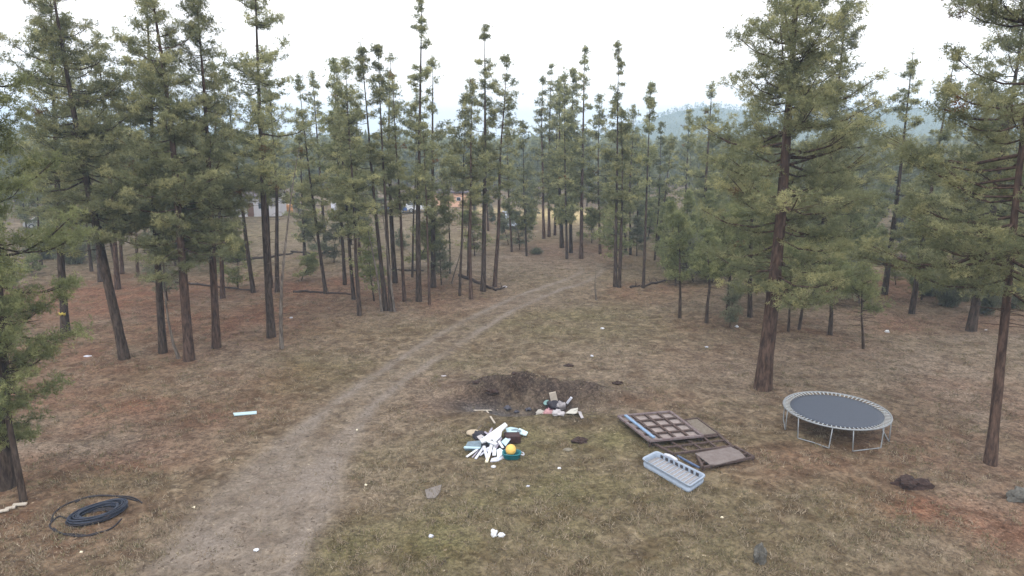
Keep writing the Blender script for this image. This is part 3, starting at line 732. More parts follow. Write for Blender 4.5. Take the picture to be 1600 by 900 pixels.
n1 = 3400; yd = 168 + 300 * rs.random(n1) ** 1.5; xd = (rs.random(n1) * 2 - 1) * (yd * .92 + 30)
z1 = height(xd, yd); V1, t1 = small_trees(xd, yd, z1, rs.uniform(8, 12.5, n1), rs.uniform(1.7, 2.6, n1), 90, rs, .052)
n2 = 15000; yd2 = 420 + 560 * rs.random(n2); xd2 = (rs.random(n2) * 2 - 1) * yd2 * .92
z2 = hill_h(xd2, yd2); V2, t2 = small_trees(xd2, yd2, z2, rs.uniform(4, 7.5, n2), rs.uniform(1.6, 2.6, n2), 14, rs)
VV = np.concatenate([V1, V2]); f_ = link('distant_wood', npmesh('distant_wood', VV, [np.arange(len(VV)).reshape(-1, 3)], False, {'tint': ('FACE', np.concatenate([t1, t2]))}), NEEDLE_F)
tag(f_, 'unbroken far wood that runs up to the blue hill', 'wood', kind='stuff')

# grass tufts and litter as ground cover
rs = np.random.default_rng(5)
nT = 24000; yy_ = 14 + 50 * rs.random(nT) ** 1.5; xx_ = (rs.random(nT) * 2 - 1) * (yy_ * .86 + 3)
trd, _ = poly_dist(TRK, xx_, yy_); keep = (fbm(xx_ / 1.3, yy_ / 1.3, 3) + rs.normal(0, .08, nT) > .47) & ((trd > 1.9) | (rs.random(nT) < .12)) & (np.hypot(xx_ - PIT.x, (yy_ - PIT.y) * 1.4) > 2.2)
xx_, yy_ = xx_[keep], yy_[keep]; nT = len(xx_); bl = 14
cx = xx_[:, None] + rs.normal(0, .10, (nT, bl)); cyy = yy_[:, None] + rs.normal(0, .10, (nT, bl)); cz = height(cx, cyy)
hh = rs.uniform(.03, .13, (nT, 1)) * rs.uniform(.5, 1.3, (nT, bl)); aa = rs.random((nT, bl)) * 6.28; wv = .012
A = np.stack([cx - np.cos(aa) * wv, cyy - np.sin(aa) * wv, cz - .01], -1); B = np.stack([cx + np.cos(aa) * wv, cyy + np.sin(aa) * wv, cz - .01], -1)
C = np.stack([cx + rs.normal(0, .07, cx.shape), cyy + rs.normal(0, .07, cx.shape), cz + hh], -1)
V = np.stack([A, B, C], 2).reshape(-1, 3); kd = np.repeat(rs.random(nT) * .7, bl) + rs.random(nT * bl) * .3
GR = bpy.data.materials.new('dry grass'); GR.use_nodes = True; tt_ = GR.node_tree; bs = tt_.nodes['Principled BSDF']; bs.inputs['Roughness'].default_value = .9
at_ = tt_.nodes.new('ShaderNodeAttribute'); at_.attribute_name = 'tint'; rr_ = tt_.nodes.new('ShaderNodeValToRGB'); e = rr_.color_ramp.elements
e[0].position = 0; e[0].color = (.10, .095, .045, 1); e[1].position = 1; e[1].color = (.34, .29, .21, 1); x = e.new(.35); x.color = (.14, .12, .065, 1); x = e.new(.6); x.color = (.20, .15, .105, 1)
tt_.links.new(at_.outputs['Fac'], rr_.inputs[0]); tt_.links.new(rr_.outputs[0], bs.inputs['Base Color'])
o = link('dry_grass', npmesh('dry_grass', V, [np.arange(len(V)).reshape(-1, 3)], False, {'tint': ('FACE', kd)}), GR); tag(o, 'short dry grass tufts all over the clearing', 'grass', kind='stuff')
# needles, cones and twigs lying loose
nL = 9000; y_ = 14 + 45 * rs.random(nL) ** 1.4; x_ = (rs.random(nL) * 2 - 1) * (y_ * .86 + 3); z_ = height(x_, y_) + .012
a_ = rs.random(nL) * 6.28; L_ = rs.uniform(.03, .12, nL) * np.where(rs.random(nL) < .03, 4, 1); P0 = np.stack([x_, y_, z_], 1); P1 = P0 + np.stack([np.cos(a_) * L_, np.sin(a_) * L_, rs.uniform(0, .03, nL)], 1)
V, F = segs(P0, P1, np.full(nL, .010), np.full(nL, .006), 3)
o = link('ground_litter', npmesh('ground_litter', V, [F], False), mat('litter twigs', (.15, .11, .085), .95, noise=.6, scale=1.5)); tag(o, 'twigs, cones and bark chips strewn over the clearing', 'ground litter', kind='stuff')

# ------------------------------------------------------------ haze
V0z = min(Z.min(), HZ.min()); bm = bmesh.new(); zlo = float(V0z) - 1; add_box(bm, (0, 675, (zlo + 85) / 2), (3700, 2300, 85 - zlo))
HZM = bpy.data.materials.new('haze air'); HZM.use_nodes = True; tn = HZM.node_tree; tn.nodes.clear(); ho = tn.nodes.new('ShaderNodeOutputMaterial'); pv = tn.nodes.new('ShaderNodeVolumePrincipled')
pv.inputs['Color'].default_value = (.46, .62, .80, 1); pv.inputs['Density'].default_value = .001; pv.inputs['Anisotropy'].default_value = 0
tn.links.new(pv.outputs[0], ho.inputs['Volume'])
hzo = bm_obj('haze', bm, HZM); tag(hzo, kind='stuff')

# ------------------------------------------------------------ the things in the clearing
GALV = mat('galvanised steel', (.29, .31, .33), .45, .3, noise=.25, scale=14)
MAT_F = mat('trampoline fabric', (.055, .068, .098), .6, noise=.2, scale=20, spec=.5)
SPRING = mat('spring steel', (.46, .50, .53), .4, .2, noise=.15, scale=30)
RUST = mat('rusty angle iron', (.10, .068, .060), .9, noise=.5, scale=12, col2=(.050, .037, .036))
RUST_P = mat('faded painted iron', (.18, .155, .16), .8, noise=.4, scale=8, col2=(.12, .08, .08))
BLUE_P = mat('pale blue paint', (.22, .33, .50), .6, noise=.3, scale=9)
MESHW = mat('rusty sheet', (.19, .165, .14), .9, noise=.35, scale=10, col2=(.12, .10, .08))
BOARDG = mat('weathered grey plywood', (.185, .16, .155), .85, noise=.2, scale=7, col2=(.135, .11, .105))
TUB = mat('pale blue plastic', (.31, .37, .46), .5, noise=.12, scale=6)
TUB_IN = mat('dusty tub bottom', (.30, .29, .30), .8, noise=.25, scale=12)
SLOT_DARK = mat('painted slot shade', (.06, .055, .06), .9)  # dark colour painted in for the shade inside the tray holes
WHITE = mat('white board', (.60, .62, .66), .5, noise=.06, scale=4)
WHITE2 = mat('off white plastic', (.52, .54, .62), .5, noise=.12, scale=6)
CREAM = mat('cream plastic', (.72, .66, .50), .6, noise=.1, scale=6)
LBLUE = mat('light blue sheet', (.42, .58, .66), .5, noise=.15, scale=6)
GBLUE = mat('grey blue case', (.17, .235, .285), .6, noise=.3, scale=7)
TEAL = mat('teal plastic', (.012, .16, .20), .4, noise=.25, scale=8)
YEL = mat('yellow plastic', (.75, .48, .13), .5, noise=.1, scale=5)
TAN = mat('tan cushion cloth', (.42, .35, .26), .9, noise=.15, scale=8)
MAROON = mat('dark maroon box', (.055, .028, .03), .7, noise=.4, scale=8)
BLACKB = mat('dark bag', (.035, .032, .045), .6, noise=.4, scale=9)
LILAC = mat('grey lilac plastic', (.36, .34, .42), .6, noise=.2, scale=9)
PALEW = mat('bleached wood', (.46, .41, .35), .85, noise=.2, scale=10)
PINK = mat('faded pink cloth', (.50, .28, .30), .9, noise=.3, scale=10)
PINKL = mat('pink plastic', (.62, .36, .44), .6, noise=.2, scale=10)
PAPER = mat('dirty white paper', (  .44, .42, .44), .8, noise=.15, scale=9)
TEALR = mat('pale teal rag', (.22, .36, .36), .9, noise=.3, scale=9)
HOSE = mat('black poly pipe', (.020, .028, .052), .5, noise=.3, scale=12, spec=.5)
HOSE2 = mat('dusty black poly pipe', (.030, .027, .034), .65, noise=.3, scale=12, spec=.3)
CLOD = mat('dark clod', (.055, .034, .030), .95, noise=.5, scale=9, bumpv=.6)
STONE = mat('grey stone', (.125, .12, .108), .9, noise=.45, scale=6, bumpv=.6)
STONE_L = mat('pale concrete', (.21, .19, .15), .9, noise=.3, scale=6, bumpv=.4)
LOGM = mat('dark fallen wood', (.065, .048, .042), .95, noise=.5, scale=7, bumpv=.6)

# trampoline
def trampoline():
    zr = .92; L_, R_ = P(1226, 626, zr), P(1388, 655, zr); c = P(1306.5, 640, zr)
    rad = 81.5 * (c.y * _c + (CAMZ - zr) * _s) / FPX * .955
    gz = hz(c.x, c.y); e = empty('trampoline', (c.x, c.y, gz)); tag(e, 'round trampoline with dark blue mat on bent grey tube legs', 'trampoline')
    z = zr - gz; k = 96; th = np.arange(k) * 2 * math.pi / k
    def ring(r, zz): return np.stack([np.cos(th) * r, np.sin(th) * r, np.full(k, zz)], 1)
    # mat: a shallow sagging disc
    rr = np.linspace(0, 1, 9)[1:] * (rad - .27); V = [np.array([[0, 0, z - .05]])]; F4 = []; F3 = []
    for q_, r_ in enumerate(rr): V.append(ring(r_, z - .02 - .03 * (1 - (r_ / rr[-1]) ** 2)))
    i_ = np.arange(k); j_ = (i_ + 1) % k; F3 = np.stack([np.zeros(k, int), 1 + i_, 1 + j_], 1)
    for q_ in range(7): F4.append(np.stack([1 + q_ * k + i_, 1 + (q_ + 1) * k + i_, 1 + (q_ + 1) * k + j_, 1 + q_ * k + j_], 1))
    Vt = np.concatenate(V); nV = len(Vt); Vb = Vt - [0, 0, .012]; F4 = np.concatenate(F4)
    o_ = 1 + 7 * k; rim = np.stack([o_ + i_, o_ + i_ + nV, o_ + j_ + nV, o_ + j_], 1)
    link('mat', npmesh('mat', np.concatenate([Vt, Vb]), [F3, F3[:, ::-1] + nV, F4, F4[:, ::-1] + nV, rim], True), MAT_F, e)
    pts = ring(rad - .03, z); pts = np.concatenate([pts, pts[:2]])
    tube_obj('rim', pts, .034, GALV, e, 8)
    # springs: each a tapered coil bar, wide at the rim
    bm = bmesh.new(); add_bar(bm, (rad - .05, 0, z - .004), (rad - .27, 0, z - .018), .055, .022)
    for v in bm.verts:
        if v.co.x < rad - .2: v.co.y *= .35
    sp = bm_obj('spring', bm, SPRING, e); sp.rotation_euler.z = 0
    ns = 72
    for q_ in range(1, ns):
        s_ = sp.copy(); COL.objects.link(s_); s_.parent = e; s_.rotation_euler.z = q_ * 2 * math.pi / ns
    def leg(az):
        half = .27 + .07; pts = []
        for sgn, down in ((-1, 0), (-1, 1), (1, 1), (1, 0)):
            a_ = az + sgn * half * (1 if not down else .92); r_ = rad - .03
            pts.append((math.cos(a_) * r_, math.sin(a_) * r_, z - .02 if not down else .04))
        p = [Vector(q) for q in pts]; out = [p[0], p[0].lerp(p[1], .5), p[0].lerp(p[1], .93)]
        out += [p[1].lerp(p[2], .05), p[1].lerp(p[2], .5), p[1].lerp(p[2], .95)] + [p[2].lerp(p[3], .07), p[2].lerp(p[3], .5), p[3]]
        wpos = [Vector((v.x + c.x, v.y + c.y, 0)) for v in out]
        for v, w_ in zip(out, wpos):
            if v.z < .12: v.z = hz(w_.x, w_.y) - gz + .035
        tube_obj('leg', [tuple(v) for v in out], .022, GALV, e, 6)
    for a_ in (-138, -78, -18, 42, 102, 162): leg(R(a_))
trampoline()

# grid frames, sheets and the pale tub on the grass
def rack(name, label, cat, cs, nx_, ny_, zt, m, mb, w=.05, h=.06, group=None):
    """frame between four corners (photo px) with cross bars; zt height above ground"""
    cw = [P(px, py, zt) for px, py in cs]; g0 = sum((hz(v.x, v.y) for v in cw)) / 4
    cw = [Vector((v.x, v.y, g0 + zt)) for v in cw]; o0 = sum(cw, Vector()) / 4; o0.z = g0
    e = empty(name, o0); tag(e, label, cat, group); cw = [v - o0 for v in cw]
    bm = bmesh.new()
    for a_, b_ in zip(cw, cw[1:] + cw[:1]): add_bar(bm, a_, b_, w * 1.2, h)
    bm_obj('frame', bm, m, e)
    for k_ in range(1, nx_):
        f = k_ / nx_; bm = bmesh.new(); add_bar(bm, cw[0].lerp(cw[1], f) - Vector((0, 0, .004)), cw[3].lerp(cw[2], f) - Vector((0, 0, .004)), w, h * .9); bm_obj('long_bar', bm, mb, e)
    for k_ in range(1, ny_):
        f = k_ / ny_; bm = bmesh.new(); add_bar(bm, cw[0].lerp(cw[3], f) - Vector((0, 0, .012)), cw[1].lerp(cw[2], f) - Vector((0, 0, .012)), w, h * .8); bm_obj('cross_bar', bm, mb, e)
    return e, cw, o0
e, cw, o0 = rack('steel_grid_frame', 'large maroon grid frame with a blue rail along its left side, topmost of the frames', 'metal frame', [(966,652),(1047,645),(1098,683),(1015,691)], 4, 4, .26, RUST_P, RUST, .085, .07)
bm = bmesh.new(); a_ = P(977,650,.33) - o0; b_ = P(1022,685,.33) - o0; a_.z = b_.z = .315; add_bar(bm, a_, b_, .11, .045); bm_obj('blue_rail', bm, BLUE_P, e)
for sx, sy in ((969,655),(1015,694),(1097,686),(1046,648)):
    g_ = P(sx, sy, .12) - o0; bm = bmesh.new(); add_box(bm, (g_.x, g_.y, .11), (.07, .07, .24)); bm_obj('foot', bm, RUST, e)
sheet = slab('backing_sheet', [Vector((v.x, v.y, .195)) * 1.0 for v in [c_ * .96 for c_ in cw]], .01, mat('pale pinkish sheet', (.31, .265, .255), .9, noise=.3, scale=6), e)
e, cw, o0 = rack('steel_grid_frame', 'lower open rusty grid frame sticking out under the large one, towards the grey board', 'metal frame', [(1017,692),(1122,680),(1143,699),(1052,711)], 4, 2, .12, RUST, RUST, .075, .06)
for v in cw: bm = bmesh.new(); add_box(bm, (v.x * .97, v.y * .97, .045), (.06, .06, .12)); bm_obj('foot', bm, RUST, e)
e, cw, o0 = rack('mesh_panel', 'thin brownish sheet panel in a dark frame, behind the right side of the large grid', 'mesh panel', [(1070,658),(1089,655),(1126,682),(1098,686)], 1, 1, .10, RUST, RUST, .05, .04)
slab('sheet', [c_ * .97 - Vector((0, 0, .008)) for c_ in cw], .008, MESHW, e)
for v in cw: bm = bmesh.new(); add_box(bm, (v.x * .97, v.y * .97, .03), (.05, .05, .10)); bm_obj('foot', bm, RUST, e)
e, cw, o0 = rack('platform_frame', 'dark low iron frame under the grey plywood board, nearest the trampoline', 'metal frame', [(1088,711),(1148,699),(1178,716),(1098,732)], 1, 3, .13, RUST, RUST, .07, .07)
for v in cw: bm = bmesh.new(); add_box(bm, (v.x * .97, v.y * .97, .05), (.06, .06, .12)); bm_obj('foot', bm, RUST, e)
pb_ = [P(px, py, .215) for px, py in ((1086,709),(1142,699),(1155,705),(1165,715),(1118,727),(1109,726))]; g0 = hz(pb_[0].x, pb_[0].y)
o = slab('plywood_board', [Vector((v.x, v.y, g0 + .215)) for v in pb_], .03, BOARDG); tag(o, 'grey weathered plywood board lying on the dark low frame', 'board')
# pipes of blue paint beside the tub
def bar_thing(name, label, cat, a, b, w, h, m, z0=0.0, z1=None, group=None, wob=0):
    A = G2(*a, z0); B = G2(*b, z1 if z1 is not None else z0)
    bm = bmesh.new(); o0 = (A + B) / 2; add_bar(bm, A - o0, B - o0, w, h)
    o = bm_obj(name, bm, m, None, o0, bevel=min(w, h) * .18); tag(o, label, cat, group); return o
bar_thing('blue_bar', 'dark blue bar on the ground between the pale tub and the dark low frame', 'metal bar', (1058,712), (1093,731), .07, .06, mat('dark blue paint', (.10, .15, .27), .6, noise=.3), .05)
def tub():
    cs = [(1002,716),(1026,704),(1104,742),(1078,760)]
    T = [P(px, py, .30) for px, py in cs]; g0 = sum(hz(v.x, v.y) for v in T) / 4; o0 = sum(T, Vector()) / 4; o0.z = g0
    e = empty('plastic_tub', o0); tag(e, 'long pale blue rectangular tray with dark painted slots along its back rim', 'tray')
    T = [Vector((v.x - o0.x, v.y - o0.y, .28)) for v in T]
    def rr(sc, z, n=6):      # rounded quad
        pts = []
        for k_ in range(4):
            p, a_, b_ = T[k_], T[k_ - 1], T[(k_ + 1) % 4]
            ra = min(.16, (a_ - p).length * .3)
            s0 = p + (a_ - p).normalized() * ra; s1 = p + (b_ - p).normalized() * ra
            for t_ in np.linspace(0, 1, n): q = s0 * (1 - t_) ** 2 + p * 2 * t_ * (1 - t_) + s1 * t_ * t_; pts.append((q.x * sc, q.y * sc, z))
        return np.array(pts)
    loops = [rr(1.0, .285), rr(1.015, .255), rr(.975, .235), rr(.955, .13), rr(.975, .12), rr(.96, .02), rr(.945, .0), rr(.90, .0)]
    n_ = len(loops[0]); Fq = []
    i_ = np.arange(n_); j_ = (i_ + 1) % n_
    for k_ in range(len(loops) - 1): Fq.append(np.stack([k_ * n_ + i_, (k_ + 1) * n_ + i_, (k_ + 1) * n_ + j_, k_ * n_ + j_], 1))
    link('wall', npmesh('wall', np.concatenate(loops), [np.concatenate(Fq)]), TUB, e)
    inn = [rr(1.0, .286), rr(.955, .284), rr(.93, .25), rr(.925, .10)]
    Fq = [np.stack([k_ * n_ + i_, k_ * n_ + j_, (k_ + 1) * n_ + j_, (k_ + 1) * n_ + i_], 1) for k_ in range(3)]
    link('inner_lip', npmesh('inner_lip', np.concatenate(inn), [np.concatenate(Fq)]), TUB, e)
    link('bottom', npmesh('bottom', np.concatenate([rr(.93, .10), rr(.93, .085)]), [np.arange(n_)[None], (np.arange(n_)[::-1] + n_)[None]]), TUB_IN, e)
    bm = bmesh.new()
    for k_ in range(1, 12): a_ = T[0].lerp(T[3], k_ / 12) * .9; b_ = T[1].lerp(T[2], k_ / 12) * .9; a_.z = b_.z = .108; add_bar(bm, a_, b_, .03, .014)
    bm_obj('slats', bm, TUB, e)
    A, B = T[1] * .925, T[2] * .925
    for k_ in range(8):
        p = A.lerp(B, .10 + .11 * k_); q = (T[0] - T[1]).normalized()
        bm = bmesh.new(); add_bar(bm, p.lerp(p + (B - A), 0) - (B - A).normalized() * .055 + q * .012, p + (B - A).normalized() * .055 + q * .012, .02, .10)
        for v in bm.verts: v.co.z += -.085
        bm_obj('slot_shade', bm, SLOT_DARK, e)  # solid dark bar standing for the shade of a hole
    A, B = T[1] * 1.0, T[2] * 1.0
    pts = [A.lerp(B, f) + Vector((0, 0, .0 + .035 * math.sin((f - .18) / .24 * math.pi))) for f in np.linspace(.18, .42, 9)]
    tube_obj('grip', [tuple(v) for v in pts], .06, WHITE2, e, 8)
tub()

# rubbish heap
def heap_bar(name, label, cat, x0, y0, z0, x1, y1, z1, w, h, m): return bar_thing(name, label, cat, (x0, y0), (x1, y1), w, h, m, z0, z1, 'things on the rubbish heap')
def heap_slab(name, label, cat, pts, th, m, jit=.0, group='things on the rubbish heap'):
    W = []
    for px, py, z_ in pts: W.append(G2(px, py, z_))
    o = slab(name, W, th, m, None, jit, len(label)); tag(o, label, cat, group); return o
heap_slab('white_board', 'biggest white board, slanting up across the top of the rubbish heap', 'board', [(750,687,.42),(789,660,.58),(793,664,.58),(784,673,.50),(783,681,.44),(773,691,.36),(769,686,.40),(753,691,.38)], .05, WHITE)
heap_bar('white_plank', 'upright white plank running down the middle of the heap', 'plank', 774,683,.40, 772,712,.08, .13, .03, WHITE)
heap_bar('white_plank', 'white plank with a cream end, at the very front of the heap', 'plank', 769,691,.34, 763,714,.08, .11, .04, WHITE)
heap_bar('cream_cap', 'cream end piece at the front of the heap below the white plank', 'end piece', 763,714,.07, 760,722,.04, .11, .05, CREAM)
heap_bar('white_plank', 'short white plank leaning left of the upright middle one', 'plank', 756,697,.26, 761,716,.05, .10, .03, WHITE2)
heap_bar('white_plank', 'curled white strip just under the big board', 'plank', 762,689,.40, 776,694,.33, .14, .03, WHITE)
heap_bar('white_strip', 'long white strip pointing out at the lower left of the heap', 'strip', 729,714,.03, 746,702,.16, .09, .03, WHITE)
heap_bar('white_strip', 'second white strip at the lower left, right of the longest', 'strip', 743,717,.03, 757,697,.22, .09, .03, WHITE2)
heap_bar('white_strip', 'thin lilac strip between the two white strips at the lower left', 'strip', 738,715,.02, 751,700,.14, .05, .02, LILAC)
heap_slab('grey_case', 'flat grey-blue case sticking out at the left of the heap', 'case', [(726,699,.14),(731,690,.18),(752,688,.22),(752,700,.18)], .12, GBLUE)
heap_bar('pale_batten', 'light blue batten along the front edge of the grey-blue case', 'batten', 725,699,.16, 750,700,.20, .10, .05, LBLUE)
heap_slab('white_sheet', 'square pale sheet left of the teal tub', 'sheet', [(776,703,.18),(781,700,.22),(790,706,.12),(777,717,.05)], .02, mat('pale cyan sheet', (.60, .70, .76), .5, noise=.08))
heap_slab('white_offcut', 'low pale offcut lying at the front right of the heap', 'offcut', [(766,721,.04),(768,716,.06),(787,711,.06),(786,716,.04),(778,720,.04)], .03, WHITE2)
heap_slab('blue_sheet', 'pale cyan strip at the top right of the heap, next to the big board', 'sheet', [(790,669,.34),(798,667,.34),(809,669,.30),(807,676,.26),(792,675,.30)], .03, LBLUE)
heap_slab('blue_sheet', 'bright pale cyan sheet at the far right end of the heap', 'sheet', [(808,671,.24),(812,669,.26),(825,675,.14),(822,680,.10),(809,676,.20)], .04, mat('bright cyan sheet', (.50, .66, .72), .5, noise=.08))
heap_bar('grey_bar', 'dark grey-blue bar under the pale cyan strips', 'bar', 788,678,.16, 809,677,.14, .16, .10, GBLUE)
heap_bar('lilac_bar', 'lilac-white bar pointing up right above the yellow ball', 'bar', 782,694,.22, 797,686,.26, .09, .05, LILAC)
heap_bar('lilac_bar', 'short lilac piece at the upper left beside the dark bag', 'bar', 757,675,.20, 765,680,.22, .08, .04, LILAC)
heap_bar('lilac_bar', 'small lilac piece behind the left end of the big board', 'bar', 763,680,.26, 769,669,.18, .07, .04, LILAC)
def base_of(px, py): v = G(px, py); return v
def heap_lump(name, label, cat, px, py, size, m, seed, amp=.25, z=0, freq=1.4, flat=.35, group='things on the rubbish heap', rz=0, sub=3, smooth=True):
    v = G(px, py); v.z += z; o = lump(name, tuple(q_ * (.72 if 'scrap' in name else .6 if name == 'earth_clod' else 1) for q_ in size), m, seed, amp, sub, freq, flat, None, v, rz, smooth); tag(o, label, cat, group); return o
heap_lump('dark_bag', 'dark crumpled bag at the upper left of the heap', 'bag', 750, 684, (.26, .26, .20), BLACKB, 3, .3)
heap_lump('dark_bag', 'dark blue-grey bag in the middle of the heap under the planks', 'bag', 772, 702, (.62, .55, .16), BLACKB, 4, .25)
heap_lump('cushion', 'tan oval cushion at the upper left of the heap', 'cushion', 740, 680, (.27, .22, .12), TAN, 5, .10, z=.05)
# maroon box
v = G(800, 690); bm = bmesh.new(); add_box(bm, (0, 0, .15), (.58, .42, .30)); o = bm_obj('maroon_box', bm, MAROON, None, v, bevel=.03); o.rotation_euler = (0, .06, .15); tag(o, 'dark maroon box behind the yellow ball', 'box', 'things on the rubbish heap')
for a_, b_, w_, m_, za, zb, lab in (((764,700),(750,712),.07,WHITE2,.22,.04,'narrow white strip between the two front fans of strips'),((779,689),(786,700),.10,WHITE,.36,.16,'white piece sloping down from the right end of the big board'),
    ((783,684),(775,700),.08,LILAC,.34,.2,'lilac strip crossing under the big board'),((792,682),(806,676),.09,LBLUE,.26,.22,'small pale cyan bar above the maroon box'),((755,683),(770,697),.12,GBLUE,.3,.22,'grey-blue plank crossing behind the white strips'),
    ((786,716),(795,709),.10,PAPER,.05,.08,'dirty white flap beside the teal tub')): heap_bar('loose_strip', lab, 'strip', a_[0], a_[1], za, b_[0], b_[1], zb, w_, .03, m_)
for pp_, m_, lab in (([(745,683,.26),(752,678,.30),(760,684,.30),(753,690,.24)],PAPER,'crumpled greyish sheet over the dark bag at the upper left of the heap'),
    ([(783,690,.3),(790,684,.34),(797,688,.28),(790,696,.24)],LBLUE,'bent pale blue sheet between the big board and the maroon box'),
    ([(757,701,.2),(764,697,.26),(772,703,.2),(765,709,.12)],WHITE2,'white sheet wedged among the front strips'),
    ([(798,672,.3),(806,668,.34),(815,672,.28),(807,677,.24)],GBLUE,'grey-blue flap under the bright cyan sheet')): heap_slab('loose_sheet', lab, 'sheet', pp_, .025, m_, .04)
# teal tub and ball
v = G(799.5, 716); e = empty('teal_tub', v, -.05); tag(e, 'teal tub under the yellow ball at the right front of the heap', 'tub', 'things on the rubbish heap')
th = np.arange(24) * 2 * math.pi / 24
def oval(a_, b_, z_): return np.stack([np.sign(np.cos(th)) * np.abs(np.cos(th)) ** .7 * a_, np.sign(np.sin(th)) * np.abs(np.sin(th)) ** .7 * b_, np.full(24, z_)], 1)
lo_ = [oval(.24, .16, 0), oval(.30, .21, .05), oval(.32, .23, .20), oval(.34, .25, .21), oval(.34, .25, .235), oval(.30, .21, .235), oval(.28, .19, .08)]
i_ = np.arange(24); j_ = (i_ + 1) % 24
link('shell', npmesh('shell', np.concatenate(lo_), [np.concatenate([np.stack([k_ * 24 + i_, k_ * 24 + j_, (k_ + 1) * 24 + j_, (k_ + 1) * 24 + i_], 1) for k_ in range(6)]), np.arange(24)[::-1][None], np.arange(24)[None] + 144], False), TEAL, e)
tube_obj('handle', [(.33, -.10, .2), (.42, -.09, .17), (.44, 0, .15), (.42, .09, .17), (.33, .10, .2)], .02, WHITE2, e, 6)
bm = bmesh.new(); bmesh.ops.create_uvsphere(bm, u_segments=20, v_segments=14, radius=.19); o = bm_obj('yellow_ball', bm, YEL, None, v + Vector((-.03, .02, .32)), smooth=True); tag(o, 'round yellow ball resting on the teal tub', 'ball', 'things on the rubbish heap')
bar_thing('thin_plank', 'thin pale plank leaning between the pit and the heap', 'plank', (760,641), (773,661), .07, .03, PALEW, .06, .40)
bar_thing('thin_plank', 'short pale stick lying flat at the left edge of the pit', 'plank', (741,641), (768,641), .10, .03, PALEW, .05)
bar_thing('thin_stick', 'grey stick poking out above the tan cushion', 'stick', (745,672), (753,664), .05, .03, DEADWOOD, .10, .26)
for px, py, s_, lab in ((771,730,.13,'small white scrap just in front of the heap'),(874,732,.09,'small white chip right of the heap, on the bare patch')):
    heap_lump('white_scrap', lab, 'scrap', px, py, (s_, s_ * .8, s_ * .5), WHITE, px, .2, group='white scraps on the ground')
# pit rubbish
gp = 'rubbish in the pit'
heap_bar2 = lambda *a: None
o = bar_thing('upright_board', 'tan board end standing up in the pit', 'board', (868,634), (863,613), .30, .06, PALEW, .05, .75, gp)
o = bar_thing('white_tube', 'short white piece stuck up at the right of the pit', 'tube', (886,630), (893,621), .13, .10, WHITE2, .12, .36, gp)
heap_lump('rag', 'pale teal rag in the pit left of the tan board end', 'rag', 856, 632, (.20, .16, .12), TEALR, 11, .35, group=gp)
heap_lump('crumpled_bag', 'grey crumpled bag in the pit right of the tan board end', 'bag', 876, 639, (.20, .18, .24), mat('grey foil', (.34, .32, .34), .5, noise=.4, scale=14), 12, .4, group=gp)
heap_lump('pink_bag', 'small bright pink bag in the pit', 'bag', 860.5, 640, (.12, .12, .22), PINKL, 13, .3, group=gp)
heap_lump('pink_cloth', 'faded pinkish cloth heap at the front lip of the pit', 'cloth', 857, 647, (.26, .18, .14), PINK, 14, .35, group=gp)
heap_lump('paper_heap', 'lilac-white paper heap at the front lip of the pit', 'paper', 871, 648, (.22, .18, .14), PAPER, 15, .5, group=gp)
heap_lump('cardboard', 'pale crumpled sheet at the left end of the pit rubbish', 'sheet', 844, 648, (.20, .15, .15), mat('pale card', (.42, .40, .37), .9, noise=.15), 16, .3, group=gp)
heap_slab('pale_sheet', 'biggest pale sheet at the right end of the pit rubbish', 'sheet', [(884,645,.12),(892,639,.22),(903,637,.26),(902,644,.16),(898,646,.1)], .03, mat('pale dirty plastic', (.50, .49, .45), .8, noise=.12), 0, gp)
heap_slab('pale_strip', 'limp pale strip hanging right of the biggest pale sheet', 'strip', [(903,643,.14),(908,643,.13),(912,652,.05),(908,653,.05)], .03, PAPER, 0, gp)
heap_lump('black_bag', 'blackened bag deep in the pit behind the pink bag', 'bag', 867, 636, (.4, .3, .22), BLACKB, 17, .35, group=gp)
for k_, (px, py, s_) in enumerate(((793,639,.13),(807,644,.08),(826,641,.10))):
    heap_lump('charred_lump', 'blue-grey charred lump in the ashy left half of the pit', 'charred lump', px, py, (s_ * 1.3, s_, s_ * .8), mat('charred', (.10, .10, .125), .9, noise=.5, scale=8) if k_ == 0 else bpy.data.materials['charred'], 20 + k_, .4, group='charred lumps in the ash')
for k_, (px, py, s_, lab) in enumerate(((905,690,.34,'dark clod on the small mound in front of the pit'),(745,598,.22,'dark clod at the left foot of the pit mound'),(776,592,.22,'clod on the left crest of the pit mound'),(806,585,.26,'clod on the middle crest of the pit mound'),(888,572,.24,'dark clod behind the pit, right of the mound'),(965,600,.28,'dark clod on the strip of earth running right of the pit'),(850,590,.2,'clod on the right shoulder of the pit mound'),(770,612,.3,'dark root lump in the left wall of the pit'))):
    heap_lump('earth_clod', lab, 'clod', px, py, (s_ * 1.4, s_, s_ * .55), CLOD, 30 + k_, .4, group='clods round the pit', smooth=False)
heap_lump('flat_stone', 'pale flat stone in the grass right of the heap', 'stone', 887, 703, (.16, .12, .04), STONE_L, 40, .2, group='stones')

